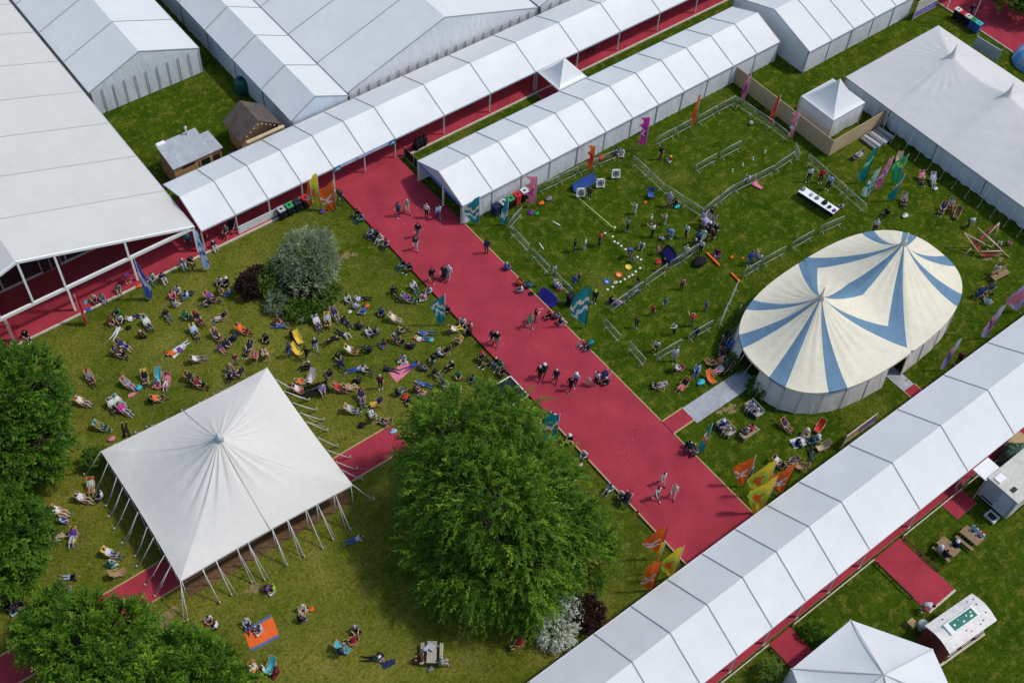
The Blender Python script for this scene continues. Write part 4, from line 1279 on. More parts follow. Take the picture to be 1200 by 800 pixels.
# those on benches and tables are placed with their seats below
# ================================================================== flags
FM = {k: fm(k) for k in PAL}
def flag(label, base, top, scheme, wd=1.1, img=180, shape='sail', low=.18, lean=0., ph=None, h=None):
    B = at(*base); Hh = h or height_of(base, top); img = img if img > 270 else 176; wd *= 1.02; a = facing(img); d = Vector((math.cos(a), math.sin(a), 0)); n = Vector((-d.y, d.x, 0)); ph = random.uniform(0, 6) if ph is None else ph
    t = thing('festival_flag', uniq(label), 'flag', B, 0, 'coloured festival flags')
    mb = MB(); mb.tube([B, B + Vector((0, 0, Hh + .1))], [.035, .02], 6); build('pole', mb, DARKM if scheme[0] in ('tl', 'og') and Hh > 4 else ALU, t)
    zt, zb = Hh, Hh * low
    def W(v):                                                # width of the cloth, v = 0 at the top
        if shape == 'sail': return wd * math.sin(math.pi * min(1, .10 + v * .82)) ** .8 * (1 + .12 * math.sin(v * 9 + ph)) - .07 * wd * abs(math.sin(v * 17))
        if shape == 'flame': return wd * (.95 - .45 * abs(math.sin(v * math.pi * 3.4)) ** .7 - .15 * v)
        if shape == 'point': return wd * math.sin(math.pi * min(1, .06 + v * .97)) ** .75
        if shape == 'droop': return wd * (.40 + .60 * v ** .8) * (1 if v < .88 else 1 - 4 * (v - .88)) - .12 * wd * abs(math.sin(v * 9))
        return wd
    def f(u, v):
        z = zt + (zb - zt) * v; x = .03 + u * W(v); r = (.10 * math.sin(u * 5 + v * 4 + ph) + .05 * math.sin(u * 11 - v * 7 + ph)) * u * wd * .8
        zz = z - .30 * u * wd * (.3 if shape in ('flame', 'tri', 'point') else 1.0) * (1 - .5 * v)
        p = B + d * (x * (1 - .15 * abs(math.sin(v * 3 + ph)))) + n * r; return (p.x, p.y, max(.06, zz))
    ms = [FM[c] for c in scheme]
    def m(u, v):
        k = len(ms)
        if k == 1: return 0
        if k == 2: return 1 if (abs(v - .52 - .16 * u + .05 * math.sin(u * 9)) < .035 or abs(v - .68 - .10 * u) < .03) and u > .12 else 0
        if k == 3:
            q = (u - .55) ** 2 * .7 + (v - .55) ** 2 * 2.6 + .03 * math.sin(u * 13 + v * 17)
            return 2 if abs(q - .10) < .05 else (1 if q < .09 else 0)
        q = v + .10 * math.sin(u * 5 + ph) + .05 * math.sin(u * 13); return 0 if q < .36 else 1 if q < .47 else 2 if q < .60 else 3 if q < .70 else 0
    mb = MB(); mb.grid(f, 14, 30, m=m); build('flag_cloth', mb, ms, t)
    return t
OW = ['og', 'wh']; YO = ['ye', 'og', 'li']; TC = ['tl', 'cr', 'tl', 'wh']; PM = ['mg', 'pk', 'wh']; BP = ['bl', 'pb', 'wh', 'bl']
flag('slim orange flag beside the recycling bins', (367, 247), (359, 211), OW, .5, 200, 'droop')
flag('yellow flag between the two orange flags by the arcade', (376, 246), (378, 203), YO, .9, 215, 'sail', .1)
flag('broad orange flag with white streak at the walkway corner', (394, 247), (389, 211), OW, 1.5, 200, 'sail', .05)
flag('pink red flag hanging at glazed marquee post', (99, 378), (85, 346), ['rd', 'pk'], .7, 320, 'droop', .05)
flag('red flag at the left end of glazed marquee', (19, 400), (4, 373), ['rd', 'pk'], .7, 320, 'droop', .05)
flag('blue and pale blue flag at middle post of glazed marquee', (171, 349), (157, 304), BP, .95, 330, 'droop', .05)
flag('deep blue flag at the right corner of glazed marquee', (238, 315), (231, 268), ['pb', 'bl', 'wh', 'bl'], .95, 330, 'droop', .05)
flag('teal and cream flag against archery tent entrance', (561, 264), (558, 230), TC, 1.35, 180, 'sail', .1)
flag('pink flag with magenta swirl against archery tent', (627, 243), (625, 207), ['pk', 'mg', 'pk'], 1.25, 180, 'flame', .12)
flag('slate blue flag hanging beside the archery bins', (594, 264), (598, 234), ['tl', 'dn', 'pb', 'wh'], .8, 210, 'droop', .05)
flag('red jagged flag behind the blue archery banner', (694, 201), (692, 171), ['og', 'rd', 'rd'], .85, 180, 'flame', .1)
flag('magenta jagged flag by the archery tent wall', (755, 177), (756, 138), ['mg', 'pk', 'pu'], 1.1, 180, 'flame', .2)
flag('orange flag behind upper lawn barrier', (813, 150), (816, 111), ['og', 'rd'], .5, 200, 'droop', .1)
flag('pink and purple flag nearest plywood hoarding end', (872, 120), (877, 87), ['pk', 'pu', 'mg'], .5, 200, 'droop', .1)
flag('red orange flag midway along plywood hoarding', (905, 146), (907, 112), ['rd', 'og'], .5, 200, 'droop', .1)
flag('pink and white flag at corner of plywood hoarding', (927, 166), (934, 132), ['pk', 'mg', 'wh', 'pk'], .75, 200, 'flame', .15)
flag('teal flag leftmost of cluster near canvas marquee', (1012, 215), (1023, 173), ['tl', 'mt', 'gn', 'tl'], .85, 225, 'droop', .08)
flag('mint flag low in cluster near canvas marquee', (1018, 232), (1023, 197), ['mt', 'gn', 'wh', 'tl'], .9, 220, 'droop', .05)
flag('pink flag in cluster near canvas marquee', (1031, 224), (1039, 184), ['pk', 'mg', 'wh', 'mg'], .8, 230, 'droop', .08)
flag('bright green flag in cluster near canvas marquee', (1050, 216), (1053, 181), ['gn', 'li', 'tl', 'gn'], .95, 215, 'sail', .08)
flag('teal and yellow flag lowest of cluster near canvas marquee', (1047, 236), (1054, 204), ['tl', 'ye', 'tl', 'tl'], .8, 220, 'droop', .05)
flag('lilac and pink flag near the pushchairs', (1155, 397), (1163, 358), ['lc', 'pk', 'pu', 'pk'], .7, 250, 'droop', .05)
flag('slim purple flag behind the big top', (1106, 434), (1112, 397), ['lc', 'pk', 'pu', 'bl'], .5, 240, 'droop', .05)
flag('large lilac flag with pink heart shape at right edge', (1193, 366), (1200, 328), ['lc', 'pk', 'pk'], 1.5, 190, 'sail', .1)
flag('orange flag left of the yellow pair beside lower arcade', (872, 570), (876, 534), OW, 1.15, 190, 'sail', .12)
flag('upper yellow flag beside lower arcade', (893, 582), (898, 540), YO, 1.45, 190, 'sail', .1)
flag('lower yellow flag beside lower arcade', (892, 603), (896, 558), YO, 1.4, 190, 'sail', .05)
flag('orange flag right of the yellow pair beside lower arcade', (917, 580), (921, 543), OW, 1.35, 190, 'sail', .12)
flag('upper orange flag at foot of walkway', (771, 655), (772, 617), OW, 1.35, 190, 'sail', .25)
flag('yellow flag at foot of walkway', (788, 680), (791, 640), YO, 1.1, 190, 'sail', .1)
flag('lower orange and magenta flag at foot of walkway', (765, 692), (768, 657), ['og', 'wh'], 1.1, 190, 'sail', .1)
flag('slim yellow flag behind the orange flag at foot of walkway', (768, 672), (771, 634), YO, .5, 190, 'droop', .2)
flag('teal and cream flag left of walkway among deckchairs', (521, 381), (519, 345), TC, 1.0, 180, 'sail', .1)
flag('teal and cream flag between big tree and walkway', (651, 521), (651, 486), ['tl', 'cr', 'ol', 'tl'], 1.05, 180, 'tri', .12)
flag('slim teal flag beside the wooden settees', (824, 531), (828, 497), ['tl', 'wh', 'og', 'tl'], .5, 220, 'droop', .05)
flag('large teal flag on dark pole right of walkway', (686, 384), (687, 337), TC, 1.5, 180, 'point', .08)

# ================================================================== crowd barriers
def barrier_proto():
    r = thing('crowd_barrier', 'crowd barrier', 'barrier'); L = 2.2
    mb = MB()
    for z in (.22, 1.08): mb.tube([(-L / 2, 0, z), (L / 2, 0, z)], .021, 6)
    for x in (-L / 2, L / 2): mb.tube([(x, 0, .22), (x, 0, 1.08)], .018, 6)
    for k in range(1, 17): x = -L / 2 + L * k / 17; mb.tube([(x, 0, .22), (x, 0, 1.08)], .008, 4)
    build('panel', mb, STEEL, r)
    for x in (-.8, .8):
        mb = MB(); mb.tube([(x, -.30, .015), (x, -.26, .06), (x, 0, .24), (x, .26, .06), (x, .30, .015)], .015, 6); build('foot', mb, STEEL, r)
    return finish_proto(r)
BAR = barrier_proto(); ORD = ['first', 'second', 'third', 'fourth', 'fifth', 'sixth', 'seventh', 'eighth', 'ninth', 'tenth', 'eleventh']
def barriers(where, pts, frm):
    n = 0
    W = [at(*p) for p in pts]
    for a, b in zip(W, W[1:]):
        L = (b - a).length; k = max(1, round(L / 2.3)); rz = math.atan2((b - a).y, (b - a).x)
        for i in range(k):
            p = a.lerp(b, (i + .5) / k); o = dup(BAR, p, rz + random.uniform(-.03, .03), uniq(f"{ORD[n]} barrier from the {frm} in row {where}"), 'steel crowd barriers'); o.scale = (min(1.06, L / k / 2.28), 1, 1); n += 1
barriers('by the striped flag', [(596, 270), (611, 253)], 'walkway')
barriers('along the walkway side of archery lawn', [(597, 273), (645, 325), (671, 350)], 'archery tent')
barriers('behind the archery targets', [(631, 228), (676, 206), (722, 186)], 'pink flag')
barriers('across the middle of archery lawn', [(741, 193), (776, 226), (822, 256)], 'archery tent')
barriers('between archery and upper lawns', [(823, 254), (858, 227), (884, 215), (905, 204), (930, 187)], 'crowded corner')
barriers('below the pink hoarding flag', [(929, 178), (935, 191)], 'hoarding')
barriers('parallel to the plywood hoarding', [(861, 124), (904, 153), (922, 167)], 'tall walled tent')
barriers('parallel to the archery tent wall', [(768, 172), (811, 149)], 'magenta flag')
barriers('by the orange hoarding side flag', [(816, 147), (860, 123)], 'magenta flag')
barriers('standing alone on upper lawn', [(811, 205), (869, 174)], 'archery side')
barriers('between archery and games lawns', [(714, 367), (752, 340), (783, 317), (798, 309), (816, 296)], 'large teal flag')
barriers('leading up from the blue pop up banner', [(818, 294), (830, 271)], 'bean bag')
barriers('beside the large teal flag', [(707, 383), (726, 403)], 'archery side')
barriers('at the walkway end of games lawn', [(735, 409), (755, 431)], 'games lawn')
barriers('between games lawn and deckchairs', [(765, 426), (800, 405), (838, 382)], 'walkway')
barriers('close to the big top wall', [(842, 385), (863, 338)], 'deckchairs')
barriers('between the big top and upper lawn', [(870, 327), (889, 315), (921, 297), (956, 277), (989, 262)], 'games lawn')
barriers('behind the equipment table', [(945, 191), (1012, 251)], 'hoarding corner')

# ================================================================== archery and games kit
def target(x, y, lab):
    p = at(x, y); t = thing('archery_target', uniq(lab), 'target', p, facing(262))
    t.rotation_euler = (0, 0, 0); a = facing(275); d = Vector((math.cos(a), math.sin(a), 0)); n = Vector((-d.y, d.x, 0)); up = Vector((0, 0, 1))
    tl = (up * .94 - d * .34).normalized(); c = p + up * .55
    R = Matrix((n, tl, n.cross(tl))).transposed()
    mb = MB(); mb.box(c, (.72, .72, .12), m=0, R=R); bo = build('face', mb, WHITE, t)
    nn = n.cross(tl); sg = 1 if nn.dot(d) > 0 else -1
    mb = MB()
    for i, (r, m) in enumerate(((.29, 0), (.215, 1), (.15, 0), (.085, 2), (.035, 1))):
        pr = [c + nn * (sg * (.064 + .003 * i)) + n * (r * math.cos(k * math.pi / 12)) + tl * (r * math.sin(k * math.pi / 12)) for k in range(24)]
        mb.poly(pr if sg > 0 else pr[::-1], m)
    build('rings', mb, [cm('ch'), cm('lg'), cm('nv')], bo)
    for s in (-1, 1):
        mb = MB(); mb.bar(p + n * .35 * s + d * .1, c + n * .3 * s - d * .08 + up * .45, .05); build('leg', mb, WOOD, t)
    mb = MB(); mb.bar(p - d * .75, c - d * .15 + up * .4, .05); build('leg', mb, WOOD, t)
target(680, 231, 'square archery target with dark rings in front of the blue banner')
target(703, 220, 'square archery target with dark rings, middle one of the row')
target(721, 209, 'square archery target with dark rings nearest the red bag')
for (x, y) in [(709, 273), (718, 277), (720, 283), (724, 285), (728, 288), (733, 292), (747, 301), (751, 304), (745, 318), (750, 314), (737, 324), (732, 327), (727, 330), (718, 336), (712, 339), (741, 322)]:
    mb = MB(); p = at(x, y); mb.lathe([(.0, .06), (.03, .055), (.06, .04), (.10, .0)], p, 12); build('ground_marker', mb, WHITE, label='small white disc marking the curved shooting line', cat='marker', group='white shooting line discs')
def hoop(x, y, c, lab, r=.26, fill=True):
    mb = MB(); p = at(x, y, .03); mb.lathe([(r * .45, 0), (r * .7, .07), (r, .05), (r, -.03)], p, 20)
    if fill: mb.lathe([(0, .02), (r * .46, .0)], p, 20, m=1)
    build('hoop', mb, [cm(c), cm('pb' if c == 'bl' else 'cr')], label=uniq(lab), cat='hoop')
hoop(725, 322, 'og', 'flat orange hoop on the grass inside the curved marker line')
hoop(711, 330, 'bl', 'flat blue hoop on the grass at the end of the marker line')
hoop(736, 313, 'ye', 'yellow ring beside the crouching children')
mb = MB(); a, b = at(672, 227, .3), at(720, 268, .3); mb.tube([a, b], .035, 6); mb.tube([(a.x, a.y, 0), a], .03, 6); mb.tube([(b.x, b.y, 0), b + Vector((0, 0, .1))], .05, 6); mb.ball(b + Vector((0, 0, .12)), .12, 8, 6)
build('marker_rope', mb, mat('pale_lime_rope', (.56, .62, .25), .7, .1, 4), label='pale yellow rope stretched from the targets to the shooting line', cat='rope')
for x0, y0, x1, y1, lab in ((647, 259, 656, 264, 'pale stick lying on archery lawn nearer the pink flag'), (632, 285, 637, 292, 'pale stick lying on archery lawn by the side barriers')):
    mb = MB(); mb.tube([at(x0, y0, .04), at(x1, y1, .04)], .05, 6); build('stick', mb, WHITE, label=lab, cat='stick')
mb = MB(); q = at(724, 324, .03); mb.ball(at(721, 331, .05), (.25, .18, .08), 8, 5); build('towel', mb, cm('be'), label='crumpled beige cloth between the blue and orange hoops', cat='cloth')
def popup(label, p0, p1, h, c1, c2, arch=True):
    a, b = at(*p0), at(*p1); d = (b - a); L = d.length; d.normalize(); n = Vector((-d.y, d.x, 0)); n = n if n.dot(UPW) > 0 else -n; t = thing('popup_banner', label, 'banner', (a + b) / 2)
    c = (a + b) / 2; up = Vector((0, 0, 1)); e = 3.0 if arch else 9.0
    def pan(tilt, off):
        ax = up * math.cos(tilt) + n * math.sin(tilt)
        def f(u, v):
            s = 2 * u - 1; w = max(0.0, 1 - abs(s) ** e) ** (1 / e); q = (2 * v - 1) * w
            return tuple(c + n * off + d * (s * L / 2) + ax * (h * .5 * (1 + q)) + Vector((0, 0, .03)) + n * (.05 * (1 - q * q) * (1 - s * s)))
        return f
    f = pan(.62, -.28)
    mb = MB(); mb.grid(f, 24, 10, m=lambda u, v: 1 if .14 < u < .86 and .22 < v < .8 else 0); build('panel', mb, [fm(c1), fm(c2)], t)
    mb = MB(); mb.grid(pan(-.45, h * .62), 24, 10, m=lambda u, v: 0); build('rear_panel', mb, fm(c1), t)
    mb = MB(); mb.tube([f(k / 24, 1) for k in range(25)], .022, 6); mb.tube([f(k / 24, 0) for k in range(25)], .022, 6); build('hoop_frame', mb, cm(c1), t)
popup('blue pop up banner lying along the barriers behind the archery targets', (671, 225), (697, 211), .85, 'bl', 'bl', False)
popup('violet blue oval pop up banner at the walkway edge', (632, 345), (651, 361), 1.0, 'vb', 'vb')
popup('dark blue oval pop up banner on the archery lawn', (776, 296), (788, 311), 1.15, 'nv', 'vb')
def soft(name, cat, x, y, r, c, lab, grp=None, z=0., tie=True):
    "a slumped bag or bundle: squashed body with a gathered neck"
    p = at(x, y, z); mb = MB(); k = random.uniform(0, 6); r *= .72 if tie else .8
    o = len(mb.v); mb.ball((0, 0, r * .42), (r, r * .72, r * .45), 14, 10)
    mb.v[o:] = [tuple(p + Vector((v[0] * (1 + .14 * math.sin(5 * v[2] / r + k)), v[1] * (1 + .14 * math.cos(4 * v[0] / r + k)), max(0, v[2] + .06 * r * math.sin(9 * v[0] / r + k))))) for v in mb.v[o:]]
    if tie: mb.tube([p + Vector((-.45 * r, 0, r * .95)), p + Vector((-.2 * r, .1 * r, r * 1.3)), p + Vector((.25 * r, .1 * r, r * 1.28)), p + Vector((.4 * r, 0, r * .95))], r * .08, 6)
    return build(name, mb, cm(c), label=uniq(lab), cat=cat, group=grp)
for a in ((101, 355, .32, 'tq', 'turquoise bag on the kerb near pink red flag'), (104, 364, .35, 'bl', 'dark blue bag on grass near pink red flag'), (163, 336, .34, 'og', 'orange bag beside the middle post of glazed marquee'),
          (151, 385, .35, 'bk', 'black bag next to group in white'), (224, 345, .42, 'ch', 'dark rucksack beside person in pale blue top'), (178, 468, .42, 'bk', 'round black bag near the brown deckchair'), (131, 515, .36, 'pk', 'pink bag near the canopy corner'),
          (163, 455, .38, 'tq', 'turquoise cloth bundle between two deckchairs'), (424, 499, .4, 'bk', 'black bag below the deckchair circle'), (461, 506, .36, 'pb', 'pale blue bag under the big tree edge'), (475, 466, .42, 'rd', 'red bag above the big tree'),
          (430, 359, .3, 'og', 'orange bag in picnic group by silver bush'), (505, 399, .33, 'tq', 'turquoise cushion by two people lying down'), (410, 366, .26, 'wh', 'white bag in picnic group by silver bush'), (821, 449, .45, 'tq', 'turquoise bag beside orange deckchair at grey mat'),
          (704, 186, .45, 'rd', 'red bag against the archery tent wall'), (634, 239, .35, 'og', 'orange bag by the barriers near pink flag'), (643, 234, .42, 'gy', 'grey bundle by the barriers near pink flag'), (622, 250, .4, 'pu', 'purple bag under the pink flag'), (629, 251, .3, 'gn', 'green bag under the pink flag'),
          (756, 238, .26, 'og', 'orange bucket bag beside blue chair'), (793, 243, .36, 'tq', 'turquoise bag at the archery lawn barrier'), (771, 308, .36, 'rd', 'orange red bag beside dark blue pop up banner'), (654, 339, .3, 'og', 'orange bag beside the violet side barrier'), (622, 346, .42, 'bk', 'black rucksack next to violet blue banner'),
          (680, 545, .26, 'be', 'straw bag on grass left of walkway'), (365, 714, .3, 'og', 'orange bag beside person in cream top'), (404, 756, .36, 'tq', 'turquoise bag beside tan deckchair'), (1096, 222, .32, 'wh', 'white bag in front of pale blue deckchair'), (1060, 254, .42, 'wh', 'crumpled white blanket near flag cluster'),
          (692, 402, .38, 'tl', 'teal jacket dropped at right walkway edge'), (690, 355, .2, 'wh', 'white bag held by pole of large teal flag'), (378, 249, .4, 'pu', 'purple and white bag under broad orange flag'), (66, 507, .3, 'wh', 'white bag at the left hedge foot'), (870, 303, .2, 'og', 'orange cone bag right of bean bag'),
          (322, 793, .3, 'mr', 'maroon bag behind turquoise deckchair'), (857, 302, .26, 'og', 'small orange bag on the grass below barriers')):
    soft('bag', 'bag', a[0], a[1], a[2], a[3], a[4], 'bags left on the grass')
soft('bean_bag', 'bean bag', 819, 309, .75, 'bk', 'big black bean bag below the archery lawn barriers', tie=False)
for k, (x, y) in enumerate(((896, 179), (882, 187), (870, 194), (858, 201))):
    mb = MB(); p = at(x, y); mb.lathe([(.0, .30), (.05, .29), (.06, .2), (.10, .06), (.12, 0)], p, 10); build('skittle', mb, cm('mt'), label=f'{ORD[k]} pale green skittle from the hoarding on upper lawn', cat='skittle', group='pale green skittles on upper lawn')
mb = MB(); p = at(880, 144, .22); mb.ball(p, .2, 12, 8); build('ball', mb, cm('lg'), label='pale ball by the barriers facing hoarding', cat='ball')
mb = MB(); a, b = at(893, 221, .1), at(884, 216, .1); mb.tube([a, b, b + Vector((.5, .3, 0))], [.15, .3, .1], 8, flat=.4); build('dropped_kite', mb, cm('pk'), label='pink kite lying on the grass past the archery barriers', cat='kite')
for p0, p1, lab in (((857, 320), (867, 330), 'orange barrier board lying below the games lawn'), ((828, 296), (843, 311), 'orange net strip lying right of the bean bag')):
    mb = MB(); mb.bar(at(*p0, .08), at(*p1, .08), .16, .10); mb.bar(at(*p0, .16), at(*p1, .16), .10, .04); build('orange_board', mb, cm('og'), label=lab, cat='board')
# blue camp chair
def camp_chair(x, y, ang, c, lab):
    t = thing('camp_chair', lab, 'chair', at(x, y), facing(ang)); 
    L = at(x, y); R = Matrix.Rotation(facing(ang), 3, 'Z'); t.rotation_euler = (0, 0, 0)
    w = lambda *q: L + R @ Vector(q)
    for s in (-.26, .26):
        mb = MB(); mb.bar(w(-.25, s, 0), w(.25, s, .45), .03); build('leg', mb, DARKM, t); mb = MB(); mb.bar(w(.25, s, 0), w(-.28, s, .95), .03); build('leg', mb, DARKM, t)
    mb = MB(); mb.grid(lambda u, v: w(-.25 + .5 * v, -.27 + .54 * u, .42 - .07 * math.sin(math.pi * u)), 6, 4); build('seat', mb, cm(c), t)
    mb = MB(); mb.grid(lambda u, v: w(-.25 - .04 * v - .05 * math.sin(math.pi * u), -.27 + .54 * u, .46 + .48 * v), 6, 4); build('backrest', mb, cm(c), t)
camp_chair(762, 232, 270, 'bl', 'empty blue camp chair on the archery lawn')

# ================================================================== bins
def bin_(x, y, body, lid, lab, rz=None, h=1.05, pos=None):
    p = Vector(pos) if pos else at(x, y); t = thing('recycling_bin', uniq(lab), 'bin', p, 0, 'recycling bins with coloured lids')
    mb = MB(); o = len(mb.v); mb.lathe([(.30, .06), (.36, .95), (.36, h - .06)], (0, 0, 0), 4, smooth=False)
    R = Matrix.Rotation(math.pi / 4, 3, 'Z'); mb.v[o:] = [tuple(p + R @ Vector(v) * 1.0) for v in mb.v[o:]]; build('body', mb, cm(body), t)
    mb = MB(); mb.box(p + Vector((0, 0, h)), (.58, .60, .10)); mb.bar(p + Vector((-.28, .28, h + .04)), p + Vector((.28, .28, h + .04)), .05); l = build('lid', mb, cm(lid), t)
    mb = MB(); mb.lathe([(0, h + .056), (.12, h + .055)], p, 14); build('slot', mb, DARKM, l)
    for s in (-.2, .2):
        mb = MB(); mb.tube([p + Vector((s - .03, .28, .09)), p + Vector((s + .03, .28, .09))], .09, 10); build('wheel', mb, DARKM, t)
b0 = at(331, 256)
for k, (c, n) in enumerate((('lg', 'white lidded'), ('gn', 'green lidded'), ('ch', 'black lidded'), ('rd', 'red lidded'))):
    bin_(0, 0, 'bk', c, f'{n} black bin in the row beside slim orange flag', pos=(b0.x + .73 * k, 60.95 if False else b0.y, 0))
b0 = at(578, 249)
for k, (c, n, b) in enumerate((('nv', 'navy lidded dark', 'nv'), ('lg', 'white lidded', 'bk'), ('gn', 'green lidded', 'bk'), ('rd', 'red lidded', 'rd'), ('wh', 'pale lidded', 'bk'))):
    bin_(0, 0, b, c, f'{n} bin in the row against archery tent wall', pos=(b0.x + .72 * k, 51.55, 0))
for k, (x, y, c, b, n) in enumerate(((1119, 22, 'wh', 'bk', 'white lidded'), (1125, 26, 'rd', 'bk', 'red lidded'), (1131, 30, 'wh', 'bk', 'second white lidded'), (1137, 34, 'gn', 'bl', 'green lidded blue'), (1143, 38, 'tq', 'bl', 'turquoise lidded blue'))):
    bin_(x, y, b, c, f'{n} bin at the edge of the far red carpet')
bin_(668, 357, 'bk', 'bk', 'lone black bin between barriers and violet blue banner')

# ================================================================== hoarding, signs, fences
t = thing('plywood_hoarding', 'tan plywood hoarding bent round the small pagoda tent', 'fence', (70.6, 45, 0))
mb = MB(); mb.box((70.35, 46.4, .92), (.05, 11.7, 1.75)); build('board', mb, PLY, t)
mb = MB(); mb.box((73.85, 40.6, .92), (6.95, .05, 1.75)); build('board', mb, PLY, t)
for k in range(8):
    mb = MB(); mb.bar((70.43, 40.8 + 1.6 * k, 0), (70.43, 40.8 + 1.6 * k, 1.7), .07); build('stud', mb, WOOD, t)
t = thing('stacked_flooring', 'stack of grey floor panels beside the plywood hoarding', 'stack', (75.6, 39.6, 0))
for k in range(6):
    a = at(1012, 168 - 0) if False else Vector((74.3 + .42 * k, 39.7, .0)); mb = MB(); mb.box((a.x, 39.55, .16 + .06 * (k % 3)), (.34, 1.7, .22), rz=.06 * (k % 2)); build('panel', mb, cm('lg' if k % 2 else 'gy'), t)
p0, p1 = at(984, 525), at(1021, 501)
t = thing('notice_board', 'long pale framed notice board, half purple and half tan, behind lower arcade', 'sign', ((p0 + p1) / 2))
a, b = Vector((p0.x, 19.6, 0)), Vector((p1.x, 19.6, 0)); z = Vector((0, 0, 1))
mb = MB(); m = a.lerp(b, .45); mb.quad(a + z * .75 - Vector((0, .02, 0)), m + z * .75 - Vector((0, .02, 0)), m + z * 1.65 - Vector((0, .02, 0)), a + z * 1.65 - Vector((0, .02, 0))); mb.quad(a + z * .75, a + z * 1.65, m + z * 1.65, m + z * .75); build('tan_panel', mb, PLY, t)
mb = MB(); mb.box((m + b) / 2 + z * 1.2, ((b - m).length, .04, .9)); pp = build('purple_panel', mb, mat('deep_violet', (.055, .02, .16), .6, .12, 2), t)
mb = MB()
for r in range(3):
    for k in range(5): mb.box(m.lerp(b, .14 + .17 * k) + z * (1.45 - .25 * r) - Vector((0, .025, 0)), (.18 + .05 * ((k + r) % 2), .008, .05))
build('printed_line', mb, mat('pale_violet', (.42, .36, .68)), pp)
for q in (.72, 1.68):
    mb = MB(); mb.bar(a + z * q, b + z * q, .07, .07); build('rail', mb, KERB, t)
for q in (a, b):
    mb = MB(); mb.bar(q, q + z * 1.75, .08); build('post', mb, KERB, t)
# grey panel board standing on the far lawn
t = thing('display_board', 'pale grey display board standing between canvas marquee and far red carpet', 'sign', at(1153, 68)); a, b = at(1139, 57), at(1167, 74)
mb = MB(); mb.box((a + b) / 2 + z * .8, ((b - a).length, .05, 1.3), math.atan2((b - a).y, (b - a).x)); build('panel', mb, mat('pale_display_panel', (.56, .60, .60), .6, .06, 2), t)
for q in (a, b):
    mb = MB(); mb.bar(q, q + z * 1.6, .06); build('post', mb, ALU, t)
# black screen fence and rope kerb by the arcade mouth
t = thing('screen_fence', 'black mesh screen fence closing the gap between arcade and archery tent', 'fence', (41.0, 59.8, 0))
mb = MB(); mb.box((40.75, 59.9, .55), (.04, 2.9, .95)); build('screen', mb, mat('black_mesh', (.012, .016, .014), .9, .2, 8), t)
for y in (61.2, 59.9, 58.5):
    mb = MB(); mb.bar((40.75, y, 0), (40.75, y, 1.15), .05); build('post', mb, KERB, t)
# shed like tarps, dome and trailer
t = thing('dome_tent', 'blue and white striped dome tent at the right edge', 'tent', at(1211, 72)); c = at(1211, 74)
mb = MB(); o = 0
mb.grid(lambda u, v: tuple(c + Vector((2.0 * math.cos(u * 2 * math.pi) * math.cos(v * math.pi / 2), 2.0 * math.sin(u * 2 * math.pi) * math.cos(v * math.pi / 2), 1.9 * math.sin(v * math.pi / 2)))), 32, 10, m=lambda u, v: int(u * 16) % 2); build('cover', mb, [mat('sky_blue_nylon', (.10, .34, .72), .5, .1, 3), cm('pb')], t)
mb = MB()
for k in range(4): mb.tube([c + Vector((2.03 * math.cos(k * math.pi / 4) * math.cos(s), 2.03 * math.sin(k * math.pi / 4) * math.cos(s), 1.93 * math.sin(s))) for s in [j * math.pi / 16 for j in range(17)]], .02, 5)
build('pole', mb, WHITE, t)

def box_trailer():
    t = thing('catering_trailer', 'boxy white trailer with grey end doors and a folding step', 'trailer', (55.2, 10.2, 0)); x0, x1, y0, y1 = 53.6, 58.2, 8.95, 11.35
    mb = MB(); mb.prism([(x0, y0), (x1, y0), (x1, y1), (x0, y1)], .45, 2.55); build('body', mb, mat('cream_grp', (.60, .59, .54), .5, .06, 1), t)
    mb = MB(); mb.prism([(x0 - .06, y0 - .06), (x1 + .06, y0 - .06), (x1 + .06, y1 + .06), (x0 - .06, y1 + .06)], 2.55, 2.66); rf = build('roof', mb, mat('dirty_cream_roof', (.50, .485, .43), .6, .10, 1.3, fine=5), t)
    mb = MB(); mb.box((x0 + .5, y1 - .5, 2.72), (.7, .5, .12)); build('roof_hatch', mb, WHITE, rf)
    mb = MB(); mb.box((x0 + .55, y0 + .8, 2.69), (.45, .3, .08)); build('vent', mb, DARKM, rf)
    mb = MB(); mb.box((x0 - .02, (y0 + y1) / 2, 1.5), (.05, y1 - y0 - .12, 1.95)); build('end_panel', mb, mat('blue_grey_panel', (.30, .325, .37), .5, .06, 1.5), t)
    mb = MB(); mb.box((x0 - .06, y0 + .72, 1.5), (.05, .95, 1.85)); d = build('door', mb, mat('pale_blue_panel', (.40, .44, .50), .5, .05, 1.5), t)
    mb = MB(); mb.box((x0 - .10, y0 + 1.1, 1.5), (.03, .05, .2)); build('handle', mb, DARKM, d)
    mb = MB(); mb.box((x0 - .08, y1 - .7, .75), (.03, .9, .12)); build('grille', mb, DARKM, t)
    st = MB(); st.box((x0 - .45, y0 + .72, .30), (.7, .85, .06)); st.box((x0 - .6, y0 + .72, .15), (.4, .85, .04)); s = build('step', st, ALU, t)
    mb = MB(); mb.box((x0 - .50, y0 + .72, .335), (.45, .55, .01)); build('tread', mb, DARKM, s)
    for x in (x0 + 1.6, x0 + 2.6):
        for y in (y0 + .05, y1 - .05):
            mb = MB(); mb.tube([(x, y - .1, .32), (x, y + .1, .32)], .32, 16); build('wheel', mb, DARKM, t)
    t2 = thing('white_gazebo', 'small white flat roofed gazebo between trailer and lower arcade', 'gazebo', (54.2, 11.9, 0))
    mb = MB(); mb.box((54.15, 11.9, 2.45), (1.6, 1.1, .09)); build('roof', mb, WHITE, t2)
    for x in (53.4, 54.9):
        for y in (11.4, 12.4):
            mb = MB(); mb.bar((x, y, 0), (x, y, 2.4), .06); build('post', mb, ALU, t2)
